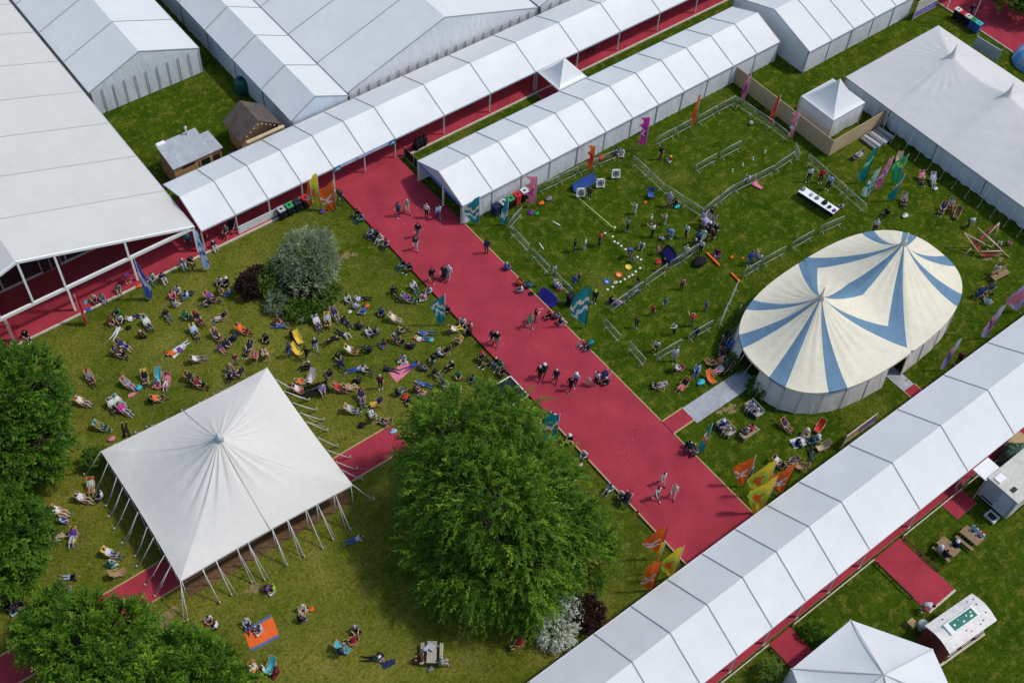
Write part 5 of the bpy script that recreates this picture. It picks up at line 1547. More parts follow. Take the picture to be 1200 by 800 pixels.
box_trailer()
def tarps():
    for k, (x, y, r, lab) in enumerate(((1184, 541, 1.0, 'green tarpaulin bundle beside lower arcade nearest white trailer'), (1196, 549, .9, 'dark green tarpaulin bundle at the right edge'))):
        p = at(x, y); mb = MB()
        def f(u, v):
            a = 2 * math.pi * u; q = (1 - v); rr = r * (1 - .55 * v ** 2) * (1 + .10 * math.sin(a * 5 + k) + .06 * math.sin(a * 11)); return (p.x + rr * 1.15 * math.cos(a), p.y + rr * math.sin(a), 1.5 * math.sin(v * math.pi / 2) * (1 + .06 * math.sin(a * 7)))
        mb.grid(f, 40, 10); mb.grid(lambda u, v: tuple(Vector(f(u, 1)).lerp(Vector((p.x, p.y, 1.5)), v)), 40, 2); build('tarpaulin_stack', mb, mat('green_tarpaulin', (.05, .095, .065), .45, .35, 2.5, .12, 3), label=lab, cat='tarpaulin')
    mb = MB(); p = at(1186, 524); mb.box((p.x, p.y, .5), (1.3, .8, 1.0), .2); mb.box((p.x, p.y, 1.04), (1.4, .9, .07), .2); build('crate', mb, WOOD, label='pale wooden crate behind the green tarpaulins', cat='crate')
tarps()

# ================================================================== painted wagon
def wagon():
    p = [at(1088, 732, 2.75), at(1141, 696, 2.75), at(1167, 723, 2.75), at(1113, 762, 2.75)]
    c = sum(p, Vector()) / 4; dx = ((p[1] - p[0]) + (p[2] - p[3])).normalized(); dx.z = 0; dx.normalize(); dy = Vector((-dx.y, dx.x, 0)); L, Wd = 4.05, 2.0
    q = lambda x, y, z: Vector((c.x, c.y, 0)) + dx * x + dy * y + Vector((0, 0, z))
    t = thing('painted_wagon', 'dark red painted wagon with a pale bowed roof and green skylight', 'wagon', (c.x, c.y, 0))
    red = mat('dark_red_boards', (.11, .018, .016), .7, .3, 1.2, .02, 8, stretch=(1, 1, 8))
    mb = MB(); R = Matrix((dx, dy, Vector((0, 0, 1)))).transposed(); mb.box(q(0, 0, 1.5), (L - .15, Wd - .12, 1.9), R=R); build('body', mb, red, t)
    mb = MB(); mb.grid(lambda u, v: q((u - .5) * L * 1.02, (v - .5) * Wd * 1.06, 2.50 + .34 * math.cos((v - .5) * math.pi * .9)), 8, 14); mb.grid(lambda u, v: q((u - .5) * L * 1.02, (v - .5) * Wd * 1.06, 2.45 + .34 * math.cos((v - .5) * math.pi * .9)), 8, 14, flip=True)
    for s in (-.51, .51): mb.grid(lambda u, v: q(s * L, (u - .5) * Wd * 1.06, 2.45 + (.05 * v) + .34 * math.cos((u - .5) * math.pi * .9)), 14, 1)
    rf = build('roof', mb, mat('pale_felt_roof', (.66, .62, .585), .7, .12, 1.3, fine=7), t)
    mb = MB(); mb.box(q(-.05, .05, 2.90), (2.5, .74, .16), R=R); sk = build('skylight', mb, WHITE, rf)
    mb = MB(); mb.box(q(.02, .05, 2.985), (1.95, .58, .03), R=R); build('green_panel', mb, mat('green_lettering_board', (.02, .16, .11), .6, .2, 2), sk)
    mb = MB()
    for x, y, w_, h_ in ((-.72, .05, .18, .16), (-.05, -.08, .2, .12), (.35, .12, .14, .12), (.62, -.06, .28, .14), (.75, .14, .16, .10), (-.3, .2, .1, .08)): mb.ball(q(x, y, 3.004), (w_ / 2, h_ / 2, .008), 10, 4)
    build('white_patch', mb, WHITE, sk)
    for x, y in ((1.75, .7), (1.7, -.35), (1.6, .35), (.9, -.72), (.1, -.75), (-.2, -.55), (1.2, -.62), (-.9, .75), (1.3, .78)):
        mb = MB(); zz = 2.50 + .34 * math.cos(y / Wd / 1.06 * math.pi * .9); mb.lathe([(0, .06), (.035, .05), (.045, 0)], q(x, y, zz), 8); build('roof_lamp', mb, DARKM, rf)
    for s in (-1, 1):
        for x in (-1.3, 1.3):
            mb = MB(); mb.tube([q(x, s * (Wd / 2 - .12), .38), q(x, s * (Wd / 2 + .02), .38)], .38, 18); w = build('wheel', mb, DARKM, t)
            mb = MB(); mb.tube([q(x, s * (Wd / 2 - .0), .38), q(x, s * (Wd / 2 + .05), .38)], .16, 12); build('hub', mb, cm('rd'), w)
    mb = MB(); mb.box(q(0, -Wd / 2 - .05, .62), (L * .98, .14, .06), R=R); build('running_board', mb, KERB, t)
    for x in (-1.2, 0, 1.2):
        mb = MB(); mb.box(q(x, -Wd / 2 + .05, 1.75), (.7, .05, .7), R=R); w = build('window', mb, GLASS_D, t)
        mb = MB(); mb.box(q(x, -Wd / 2 + .03, 1.36), (.8, .08, .06), R=R); build('sill', mb, KERB, w)
    mb = MB(); mb.box(q(-L / 2 + .05, 0, 1.45), (.05, .75, 1.7), R=R); build('door', mb, mat('maroon_door', (.07, .012, .014), .6, .2, 2), t)
    for k in range(2):
        mb = MB(); mb.box(q(-L / 2 - .25 - .28 * k, -.5, .45 - .2 * k), (.3, .8, .06), R=R); build('step', mb, KERB, t)
    return q
wagon()
p = at(1078, 737); mb = MB(); mb.lathe([(.0, 0), (.20, 0), (.26, .40), (.22, .74), (.34, .76), (.34, .80), (0, .80)], p, 20); build('barrel_table', mb, [mat('pale_glass_top', (.42, .47, .44), .2, .12, 3)], label='round pale barrel table beside the painted wagon', cat='table')
p = at(1067, 733); t = thing('wooden_stool', 'small slatted wooden seat left of the barrel table', 'stool', p)
mb = MB()
for k in range(5): mb.box(p + Vector((0, -.22 + .11 * k, .46)), (.5, .08, .04))
build('seat', mb, WOOD, t)
for sx in (-.2, .2):
    for sy in (-.2, .2):
        mb = MB(); mb.bar(p + Vector((sx, sy, 0)), p + Vector((sx, sy, .44)), .05); build('leg', mb, WOOD, t)

# ================================================================== cabins behind the arcade
def cabins():
    wd = mat('honey_cladding', (.42, .25, .115), .75, .14, 1.2, .012, 12, stretch=(1, 1, 9)); felt = mat('grey_felt_roof', (.34, .36, .375), .85, .12, 1.5, .01, 20, stretch=(1, 1, 1), fine=9)
    t = thing('wooden_kiosk', 'honey coloured wooden kiosk with a grey lean-to roof and thin chimney', 'cabin', (25.6, 69.8, 0)); x0, x1, y0, y1 = 23.75, 27.1, 68.5, 71.1
    mb = MB(); mb.prism([(x0, y0), (x1, y0), (x1, y1), (x0, y1)], 0, 2.25); build('wall', mb, wd, t)
    mb = MB()
    R = lambda x, y, e=0: (x, y, 2.30 + .42 * (y - y0) / (y1 - y0) + e)
    mb.add([R(x0 - .1, y0 - .12), R(x1 + .1, y0 - .12), R(x1 + .1, y1 + .1), R(x0 - .1, y1 + .1), R(x0 - .1, y0 - .12, .07), R(x1 + .1, y0 - .12, .07), R(x1 + .1, y1 + .1, .07), R(x0 - .1, y1 + .1, .07)], [(3, 2, 1, 0), (4, 5, 6, 7), (0, 1, 5, 4), (1, 2, 6, 5), (2, 3, 7, 6), (3, 0, 4, 7)])
    rf = build('roof', mb, felt, t)
    for y in (y1,):
        mb = MB(); mb.prism([(x0, y1 - .02), (x1, y1 - .02), (x1, y1 + .0), (x0, y1 + .0)], 2.25, 2.66); build('back_wall', mb, wd, t)
    mb = MB(); mb.tube([(26.3, 70.9, 2.6), (26.3, 70.9, 3.5)], .07, 10); mb.lathe([(.14, 3.5), (.14, 3.56), (0, 3.66)], (26.3, 70.9, 0), 10); build('chimney', mb, mat('bright_steel', (.6, .6, .6), .3, .05, 3, metal=.6), rf)
    mb = MB(); mb.box((24.1, 71.1, 2.78), (.7, .35, .14)); build('roof_box', mb, WHITE, rf)
    mb = MB(); mb.prism([(x1 + .05, y0 + .35), (28.05, y0 + .35), (28.05, y1 - .1), (x1 + .05, y1 - .1)], 0, 1.95); b2 = build('side_bay', mb, wd, t)
    mb = MB(); mb.prism([(x1 + .12, y0 + .2), (28.2, y0 + .2), (28.2, y1), (x1 + .12, y1)], 1.96, 2.06); build('bay_roof', mb, felt, b2)
    mb = MB(); mb.box((26.45, y0 - .01, 1.0), (.85, .04, 1.8)); d = build('door', mb, mat('dark_opening', (.01, .012, .01), .8, .2, 3), t)
    mb = MB()
    for x in (26.0, 26.9): mb.bar((x, y0 - .03, 0), (x, y0 - .03, 1.95), .09)
    build('door_frame', mb, WOOD, d)
    mb = MB(); mb.box((25.0, y0 - .02, 2.0), (1.1, .04, .18)); build('window', mb, GLASS_D, t)
    mb = MB(); mb.box((27.6, y0 + .33, 1.2), (.6, .04, .6)); build('window', mb, GLASS_D, t)
    t = thing('brown_summerhouse', 'dark brown roofed summerhouse with a cream beam and string of festoon bulbs', 'cabin', (31.5, 69.9, 0)); x0, x1, y0, y1, xr = 29.75, 33.3, 68.4, 71.2, 31.45
    br = mat('brown_shingle_roof', (.095, .075, .062), .85, .18, 1.5, .015, 14, fine=8)
    mb = MB(); mb.prism([(x0 + .2, y0 + .55), (x1 - .2, y0 + .55), (x1 - .2, y1 - .1), (x0 + .2, y1 - .1)], 0, 2.2); build('wall', mb, wd, t)
    mb = MB()
    for a, b in ((x0 - .15, xr), (x1 + .15, xr)):
        pts = [(a, y0 - .05, 2.1), (a, y1 + .1, 2.1), (b, y1 + .1, 3.5), (b, y0 - .05, 3.5)]; lo = [(x, y, z_ - .08) for x, y, z_ in pts]
        f = [(0, 1, 2, 3), (7, 6, 5, 4), (0, 4, 5, 1), (1, 5, 6, 2), (3, 2, 6, 7), (0, 3, 7, 4)]; mb.add(pts + lo, f)
    build('roof', mb, br, t)
    mb = MB(); mb.poly([(x0, y0 + .5, 2.15), (x1, y0 + .5, 2.15), (xr, y0 + .5, 3.4)]); g = build('gable', mb, wd, t)
    mb = MB()
    for k in range(9): x = x0 + .5 + (x1 - x0 - .6) * k / 8; mb.ball((x, y0 - .02, 2.15 + 1.25 * (1 - abs(x - xr) / 1.9) - .25), .05, 8, 5)
    build('festoon_bulb', mb, WHITE, g)
    mb = MB(); mb.bar((x0 + .3, y0 - .25, 1.95), (x1 + .25, y0 - .25, 1.95), .30, .14); build('cream_beam', mb, mat('cream_timber', (.56, .45, .28), .7, .1, 2), t)
    for x in (x0 + .35, x1 + .2):
        mb = MB(); mb.bar((x, y0 - .25, 0), (x, y0 - .25, 1.9), .1); build('post', mb, KERB, t)
    for k, (x, y, c, lab) in enumerate(((29.0, 68.6, 'pu', 'pot of purple flowers between kiosk and summerhouse'), (33.9, 68.5, 'nv', 'dark blue flower tub right of summerhouse'))):
        t = thing('flower_tub', lab, 'planter', (x, y, 0)); mb = MB(); mb.lathe([(.0, 0), (.25, 0), (.34, .5), (.30, .5), (.28, .42), (0, .42)], (x, y, 0), 16); build('tub', mb, cm('dg'), t)
        mb = MB()
        for j in range(70): a, r = random.uniform(0, 6.28), random.uniform(0, .42); mb.ball((x + r * math.cos(a), y + r * math.sin(a), .55 + random.uniform(0, .6) * (1 - r)), random.uniform(.05, .09), 6, 4, m=0 if random.random() < .6 else 1)
        build('flowers', mb, [cm(c), cm('dg')], t)
    p = at(284, 108); t = thing('water_tank', 'dark green water tank behind the summerhouse', 'tank', p); mb = MB(); mb.lathe([(0, 0), (.55, 0), (.6, .1), (.6, 1.2), (.45, 1.4), (.2, 1.45), (0, 1.45)], p, 20); build('shell', mb, mat('green_plastic', (.012, .075, .065), .4, .1, 2), t)
    mb = MB(); mb.lathe([(.18, 1.45), (.18, 1.55), (0, 1.56)], p, 14); build('cap', mb, DARKM, t)
cabins()

# ================================================================== furniture
def picnic_proto():
    r = thing('picnic_table', 'picnic table', 'picnic table')
    mb = MB()
    for k in range(5): mb.box((0, -.30 + .15 * k, .74), (1.75, .135, .045))
    build('table_top', mb, WOOD_D, r)
    for s in (-1, 1):
        mb = MB()
        for k in range(2): mb.box((0, s * (.66 + .14 * k), .44), (1.75, .125, .045))
        build('bench_seat', mb, WOOD_D, r)
        x = .62 * s
        mb = MB(); mb.bar((x, -.22, .71), (x, -.62, .02), .09, .05); mb.bar((x, .22, .71), (x, .62, .02), .09, .05); mb.bar((x, -.82, .40), (x, .82, .40), .05, .09); build('leg_frame', mb, WOOD_D, r)
    return finish_proto(r)
PIC = picnic_proto()
def picnic(x, y, ang, lab, pale=False):
    p = at(x, y); rz = facing(ang); dup(PIC, p, rz, lab, 'picnic tables', .80, {k: mat('silvered_timber', (.38, .34, .27), .8, .2, 3, stretch=(1, 6, 6)) for k in ('table_top', 'bench_seat', 'leg_frame')} if pale else None); R = Matrix.Rotation(rz, 3, 'Z')
    return lambda *q: p + R @ Vector((q[0] * .8, q[1] * .8, q[2] if q[2] < 0 else q[2] * .8))
q1 = picnic(1107, 646, -50, 'brown picnic table with three people, nearer the lower arcade')
q2 = picnic(1134, 633, -50, 'brown picnic table with two people, nearer the white trailer')
q3 = picnic(506, 768, 88, 'silvered picnic table on the lower lawn, bags on top', True)
def seat(q, x, y, ang, top, bot, hair, lab, pose_='C', **kw): person(0, 0, pose_, ang, top, bot, hair, pos=q(x, y, -.06), lbl=lab, **kw)
seat(q1, -.3, -.72, 30, 'lg', 'gy', 'h', 'person in pale hat seated at the picnic table nearer lower arcade')
seat(q1, .25, -.74, 30, 'bk', 'ch', 'b', 'person in black top seated at the picnic table nearer lower arcade')
seat(q1, .3, .74, 215, 'nv', 'bk', 'h', 'person in navy top and white hat at picnic table nearer lower arcade')
seat(q2, -.15, .74, 215, 'pb', 'gy', 'n', 'person in pale blue top at picnic table nearer the white trailer')
seat(q2, .5, .74, 215, 'wh', 'dn', 'c', 'person in red cap and white top at picnic table near white trailer', hatcol='rd')
seat(q3, -.5, .74, 270 - 90, 'mr', 'br', 'n', 'person in maroon top seated at silvered picnic table')
seat(q3, -.7, -.72, 0, 'gy', 'lg', 'g', 'person in grey top seated at silvered picnic table')
p = q3(.35, .05, .77); mb = MB(); mb.box(p + Vector((0, 0, .09)), (.42, .5, .18), .3); mb.ball(p + Vector((-.35, .1, .10)), (.22, .16, .12), 10, 6); build('bag', mb, cm('lg'), label='pale grey bags piled on the silvered picnic table', cat='bag')
def settee(x, y, ang, lab, c='be'):
    p = at(x, y); t = thing('garden_settee', lab, 'settee', p, 0, 'wooden settees beside the grey mat'); R = Matrix.Rotation(facing(ang), 3, 'Z'); q = lambda *a: p + R @ (Vector((a[0] * .78, a[1] * .74, a[2] * .85)) if a[2] >= 0 else Vector((a[0] * .8, a[1] * .74, a[2]))); pm = mat('silvered_timber', (.38, .34, .27), .8, .2, 3)
    mb = MB(); mb.box(q(0, 0, .36), (.58, 1.30, .08), R=R); build('seat_frame', mb, pm, t)
    mb = MB(); mb.grid(lambda u, v: q(-.33 + .68 * u, -.82 + 1.64 * v, .46 + .03 * math.sin(math.pi * u) * abs(math.sin(math.pi * v * 3))), 8, 18); mb.grid(lambda u, v: q(.35, -.82 + 1.64 * u, .40 + .06 * v), 4, 1); build('seat_cushion', mb, cm(c), t)
    mb = MB()
    for k in range(5): mb.bar(q(-.36 - .03 * k, -.86, .45 + .1 * k), q(-.36 - .03 * k, .86, .45 + .1 * k), .03, .07)
    build('backrest', mb, pm, t)
    for s in (-1, 1):
        mb = MB(); mb.bar(q(-.45, s * .87, .60), q(.36, s * .87, .60), .08, .05); build('armrest', mb, pm, t)
        for xx in (-.34, .33):
            mb = MB(); mb.bar(q(xx, s * .85, 0), q(xx, s * .85, .60), .06); build('leg', mb, pm, t)
    return q
s1 = settee(849, 505, 215, 'pale wooden settee nearest the big top, two people on it', 'lg')
s2 = settee(882, 483, 215, 'pale wooden settee close to the wall of the big top', 'lg')
s3 = settee(876, 510, 125, 'tan wooden settee facing away from the flags', 'tn')
# the settees stand where the photograph has them: swap the first two labels' order along the row
seat(s1, 0, .35, 215, 'cr', 'be', 'y', 'person in cream top on pale settee near slim teal flag')
seat(s1, 0, -.40, 215, 'bl', 'nv', 'h', 'person in blue top and white hat on settee near slim teal flag')
seat(s2, 0, .30, 215, 'wh', 'nv', 'b', 'person in white top on settee close to big top wall')
seat(s2, 0, -.35, 215, 'pb', 'lg', 'b', 'person in pale blue top on settee close to big top wall')
seat(s3, 0, .30, 125, 'gy', 'ch', 'g', 'person in grey top on the tan settee')
seat(s3, 0, -.30, 125, 'rd', 'br', 'b', 'person in red top on the tan settee')
def bench(x, y, ang, c, lab):
    p = at(x, y); t = thing('park_bench', lab, 'bench', p); R = Matrix.Rotation(facing(ang), 3, 'Z'); q = lambda *a: p + R @ Vector(a)
    mb = MB()
    for k in range(4): mb.box(q(-.16 + .12 * k, 0, .44), (.10, 1.7, .04), R=R)
    build('seat', mb, c, t); mb = MB()
    for k in range(3): mb.box(q(-.26 - .02 * k, 0, .58 + .14 * k), (.035, 1.7, .11), R=R)
    build('backrest', mb, c, t)
    for s in (-1, 1):
        mb = MB(); mb.bar(q(-.26, s * .78, 0), q(-.31, s * .78, .92), .06); mb.bar(q(.2, s * .78, 0), q(.2, s * .78, .44), .06); mb.bar(q(-.27, s * .78, .42), q(.22, s * .78, .42), .05); build('end_frame', mb, c, t)
    return q
b1 = bench(372, 462, 290, cm('bk'), 'black slatted bench right of canopy guy ropes')
seat(b1, 0, .35, 290, 'lc', 'gy', 'n', 'person in lilac top with bare legs on the black bench', sh=True)
bench(1170, 326, 300, WOOD_D, 'brown bench near the hammock frame')
# equipment table
a, b = at(940, 222, .78), at(979, 247, .78); c = (a + b) / 2; rz = math.atan2((b - a).y, (b - a).x); t = thing('trestle_table', 'very long white trestle table laid with sports kit', 'table', (c.x, c.y, 0)); R = Matrix.Rotation(rz, 3, 'Z'); q = lambda *s: Vector((c.x, c.y, 0)) + R @ Vector(s); L = (b - a).length + .2
mb = MB(); mb.box(q(0, 0, .76), (L, .85, .04), R=R); build('table_top', mb, WHITE, t)
mb = MB(); mb.grid(lambda u, v: q(-L / 2 + L * u, -.44 - .03 * v, .75 - .36 * v), 20, 3); build('cloth', mb, cm('bk'), t)
for x in (-L / 2 + .3, 0, L / 2 - .3):
    for y in (-.35, .35):
        mb = MB(); mb.bar(q(x, y, 0), q(x, y, .74), .05); build('leg', mb, DARKM, t)
for k, (x, y, s, cc, lab) in enumerate(((-1.6, .05, .24, 'gy', 'grey bowl shaped bag at the left end of the long table'), (-.75, 0, .2, 'lg', 'grey parcel second along the long table'), (-.2, .05, .22, 'gy', 'grey folded kit in the middle of long table'), (.55, .05, .28, 'bk', 'black kit bag on the long table'), (1.1, -.05, .2, 'ch', 'charcoal kit right of black bag on long table'), (1.6, -.1, .2, 'pu', 'purple kit at the right end of long table'))):
    mb = MB(); p = q(x, y, .78); mb.ball(p + Vector((0, 0, s * .35)), (s, s * .8, s * .38), 10, 7); mb.box(p + Vector((s * .5, s * .3, s * .2)), (s, s * .7, s * .4), .4); build('sports_kit', mb, cm(cc), label=lab, cat='sports kit')
# hammock star frame
t = thing('hammock_frame', 'star of crossed timber poles strung with red hammocks', 'climbing frame', at(1157, 285)); HB = mat('peeled_pole', (.48, .36, .26), .7, .15, 4)
S_ = [((1147, 286, .05), (1171, 261, 1.9)), ((1130, 273, 1.7), (1162, 290, .05)), ((1146, 267, 1.5), (1183, 302, .05)), ((1131, 274, 1.7), (1146, 295, .5)), ((1129, 300, .02), (1138, 291, .9)), ((1171, 261, 1.9), (1165, 281, .4)), ((1146, 295, .5), (1174, 294, .6)), ((1158, 277, .9), (1174, 293, .6))]
for a, b in S_:
    mb = MB(); mb.tube([at(*a), at(*b)], .055, 8); build('pole', mb, HB, t)
for k, q4 in enumerate((((1137, 283, .9), (1147, 295, .5), (1150, 290, .5), (1140, 280, 1.1)), ((1148, 295, .5), (1172, 294, .6), (1168, 299, .35), (1150, 300, .3)), ((1150, 282, .7), (1166, 267, 1.3), (1163, 264, 1.2), (1148, 279, .8)))):
    P4 = [at(*s) for s in q4]; mb = MB(); mb.grid(lambda u, v: sagged(*P4, u, v, .25), 8, 6); build('hammock', mb, mat('rust_red_canvas', (.25, .05, .035), .85, .2, 4), t)
# blankets
def blanket(pix4, c, lab, edge=None):
    P4 = [at(*p, .02) for p in pix4]; mb = MB(); k = random.uniform(0, 6)
    mb.grid(lambda u, v: (lambda p: (p.x, p.y, .018 + .018 * math.sin(u * 9 + k) * math.sin(v * 8 + k)))(P4[0].lerp(P4[1], u).lerp(P4[3].lerp(P4[2], u), v)), 16, 16, m=(lambda u, v: 1 if v < .13 or v > .87 else 0) if edge else 0)
    o = len(mb.v)
    build('picnic_blanket', mb, [cm(c)] + ([cm(edge)] if edge else []), label=lab, cat='blanket')
blanket(((285, 738), (318, 719), (328, 746), (294, 763)), 'og', 'orange picnic blanket with blue grey borders', 'dn')
blanket(((455, 436), (478, 423), (482, 433), (465, 448)), 'pk', 'peach pink picnic blanket above the big tree')
blanket(((925, 515), (945, 509), (950, 519), (931, 526)), 'wh', 'white picnic blanket behind the big top')
blanket(((199, 414), (215, 401), (219, 406), (204, 420)), 'wh', 'white towel spread beside the deckchairs')
blanket(((445, 776), (462, 771), (464, 777), (450, 784)), 'nv', 'navy rug on the lower lawn')
blanket(((150, 462), (160, 458), (160, 461), (151, 466)), 'pk', 'small pink mat among the left deckchairs')
soft('bag', 'bag', 505, 784, .3, 'gy', 'grey bag on grass below silvered picnic table')
# pushchairs and a wheelchair
def pushchair(x, y, ang, c, lab, pos_z=0.):
    p = at(x, y, pos_z); t = thing('pushchair', uniq(lab), 'pushchair', p, 0, 'pushchairs'); R = Matrix.Rotation(facing(ang), 3, 'Z'); q = lambda *a: p + R @ Vector(a)
    for s in (-.22, .22):
        for xx, r in ((-.30, .14), (.32, .10)):
            mb = MB(); mb.tube([q(xx, s - .02, r), q(xx, s + .02, r)], r, 14); build('wheel', mb, DARKM, t)
        mb = MB(); mb.tube([q(.34, s, .12), q(-.10, s, .62), q(-.42, s, 1.02)], .016, 6); mb.tube([q(-.30, s, .14), q(.05, s, .55)], .016, 6); build('frame', mb, ALU, t)
    mb = MB(); mb.tube([q(-.42, -.22, 1.02), q(-.46, 0, 1.04), q(-.42, .22, 1.02)], .02, 6); build('handle', mb, DARKM, t)
    mb = MB(); mb.grid(lambda u, v: q(-.22 + .1 * v + .45 * v * v, -.20 + .4 * u, .85 - .55 * v + .35 * max(0, v - .5) - .04 * math.sin(math.pi * u)), 8, 10); build('seat', mb, cm(c), t)
    mb = MB(); mb.grid(lambda u, v: q(-.22 + .42 * math.sin(v * 1.6), -.22 + .44 * u, .86 + .24 * math.cos(v * 1.6) * math.sin(math.pi * (.15 + .7 * u))), 8, 8); build('hood', mb, cm(c), t)
for a in ((521, 327, 250, 'bk', 'black pushchair on carpet pushed by two people', WZ), (733, 589, 230, 'bk', 'black pushchair at left walkway edge near lower arcade', WZ), (707, 446, 200, 'nv', 'navy pushchair at right walkway edge', WZ), (826, 268, 300, 'lc', 'lilac pushchair by crowded barrier corner', 0), (850, 400, 200, 'bk', 'black pushchair upper one against big top wall', 0), (846, 408, 240, 'ch', 'charcoal pushchair lower one near big top door', 0), (856, 410, 180, 'bl', 'blue pushchair against big top wall', 0),
          (1145, 349, 200, 'nv', 'navy pushchair left one below the brown bench', 0), (1157, 343, 180, 'ch', 'charcoal pushchair right one below the brown bench', 0), (808, 530, 60, 'bk', 'black pushchair beside person in grey top near settees', WZ), (272, 271, 240, 'bk', 'black pushchair under the arcade edge', .12), (841, 431, 200, 'br', 'brown pushchair among deckchairs at big top door', 0), (848, 436, 220, 'bk', 'black pushchair among deckchairs at grey mat', 0)):
    pushchair(a[0], a[1], a[2], a[3], a[4], a[5])
# bicycles leaning on the games barrier and by the big top
def bicycle(x, y, ang, c, lab):
    p = at(x, y); t = thing('bicycle', lab, 'bicycle', p, 0, 'parked bicycles'); R = Matrix.Rotation(facing(ang), 3, 'Z') @ Matrix.Rotation(.12, 3, 'X'); q = lambda *a: p + R @ Vector(a)
    for xx in (-.52, .52):
        mb = MB(); mb.tube([q(xx + .33 * math.cos(k * math.pi / 10), 0, .34 + .33 * math.sin(k * math.pi / 10)) for k in range(21)], .022, 6)
        for k in range(6): mb.tube([q(xx, 0, .34), q(xx + .32 * math.cos(k * math.pi / 3), 0, .34 + .32 * math.sin(k * math.pi / 3))], .004, 3)
        build('wheel', mb, DARKM, t)
    mb = MB()
    for a, b in (((-.52, .34), (-.15, .30)), ((-.15, .30), (-.25, .82)), ((-.22, .72), (.36, .80)), ((-.15, .30), (.38, .74)), ((.52, .34), (.36, .92)), ((-.52, .34), (-.22, .72))): mb.tube([q(a[0], 0, a[1]), q(b[0], 0, b[1])], .02, 6)
    build('frame', mb, cm(c), t)
    mb = MB(); mb.ball(q(-.27, 0, .86), (.13, .07, .04), 8, 5); build('saddle', mb, DARKM, t)
    mb = MB(); mb.tube([q(.30, -.28, .96), q(.38, 0, .94), q(.30, .28, .96)], .018, 6); build('handlebar', mb, DARKM, t)
bicycle(741, 348, 35, 'pb', 'pale blue bicycle leaning on the games lawn barrier')
bicycle(864, 367, 60, 'lg', 'grey bicycle against the big top wall')
bicycle(797, 303, 30, 'wh', 'white bicycle on the barrier by dark blue banner')
# spare deckchairs
for x, y, a, c, lab in ((350, 400, 300, 'ye', 'empty upright yellow deckchair beside people standing'), (348, 414, 320, 'ye', 'second empty yellow deckchair nearer the canopy'), (186, 444, 270, 'tq', 'empty turquoise deckchair among left deckchairs'), (959, 503, 230, 'rd', 'empty red deckchair near the white picnic blanket'), (963, 526, 200, 'be', 'empty beige deckchair beside notice board'), (832, 428, 130, 'br', 'empty brown deckchair at the games barrier'), (832, 446, 300, 'og', 'empty orange deckchair beside the grey mat'), (139, 674, 30, 'tn', 'bare tan deckchair below yellow deckchair'), (318, 783, 250, 'tq', 'tall turquoise deckchair on the lower lawn'), (402, 762, 340, 'tq', 'empty turquoise deckchair near person in red top'), (1120, 254, 240, 'br', 'empty brown deckchair behind the big top'), (1052, 190, 250, 'be', 'beige deckchair beside bright green flag'), (365, 445, 250, 'wh', 'empty white deckchair beside canopy guy ropes'), (938, 549, 160, 'tn', 'bare tan deckchair near lower arcade flags')):
    deckchair(at(x, y), facing(a), c, lab)
mb = MB()
for x, y, r in ((488, 176, .30), (492, 173, .34), (497, 171, .30)):
    p = at(x, y)
    mb = MB(); o = 0
    k = random.uniform(0, 6); mb.grid(lambda u, v: (p.x + r * math.sin(math.pi * v) ** .8 * math.cos(2 * math.pi * u) * (1 + .1 * math.sin(7 * u * 6.28 + k)), p.y + r * math.sin(math.pi * v) ** .8 * math.sin(2 * math.pi * u), .55 - .55 * math.cos(math.pi * v) * (1 if v > .5 else 1)), 20, 12); mb.tube([(p.x, p.y, 1.05), (p.x + .05, p.y, 1.3)], [.08, .12], 6)
    build('rubbish_sack', mb, cm('bk'), label={488: 'black rubbish sack left of three by the arcade mouth', 492: 'black rubbish sack middle of three by the arcade mouth', 497: 'black rubbish sack right of three by the arcade mouth'}[x], cat='rubbish sack', group='rubbish sacks by the arcade')
# far awning at the top right
t = thing('awning_frame', 'white framed awning with a tan panel over the far red carpet', 'awning', (95.4, 50.5, 0))
for y in (48.2, 50.4, 53.0):
    mb = MB(); mb.bar((95.5, y, 0), (95.5, y, 2.6), .1); build('post', mb, WHITE, t)
mb = MB(); mb.box((95.5, 50.0, 1.5), (.05, 3.0, 1.4)); build('panel', mb, cm('kh'), t)
mb = MB(); mb.box((96.9, 50.6, 2.65), (3.0, 5.2, .08)); build('roof', mb, PVC, t)
mb = MB(); q = at(1137, 30); mb.tube([q, q + Vector((0, 0, 4.2))], [.05, .03], 8); mb.ball(q + Vector((0, 0, 4.22)), .07, 8, 5); build('flagpole', mb, ALU, label='slim bare flagpole among the far bins', cat='pole')
person(1135, 21, 'S', 270, 'bk', 'ch', 'b', 'on the far red carpet', z=.1)
# ================================================================== trees and shrubs
def leaf_mat(name, a, b, c=None, trans=.25):
    m = bpy.data.materials.new(name); m.use_nodes = True; nt = m.node_tree; L = nt.links.new; bs = nt.nodes['Principled BSDF']; bs.inputs['Roughness'].default_value = .55; bs.inputs['Specular IOR Level'].default_value = .15
    g = _n(nt, 'ShaderNodeAttribute'); g.attribute_name = 'tone'; cr = _n(nt, 'ShaderNodeValToRGB'); e = cr.color_ramp.elements; e[0].color = (*a, 1); e[1].color = (*b, 1)
    if c: x = e.new(.93); x.color = (*b, 1); e[-1].color = (*c, 1)
    L(g.outputs['Fac'], cr.inputs[0]); L(cr.outputs[0], bs.inputs['Base Color']); t = _n(nt, 'ShaderNodeBsdfTranslucent'); L(cr.outputs[0], t.inputs[0])
    ms = _n(nt, 'ShaderNodeMixShader'); ms.inputs[0].default_value = trans; L(bs.outputs[0], ms.inputs[1]); L(t.outputs[0], ms.inputs[2]); L(ms.outputs[0], nt.nodes['Material Output'].inputs[0]); return m
def norm(a): return a / np.maximum(1e-9, np.linalg.norm(a, axis=1, keepdims=True))
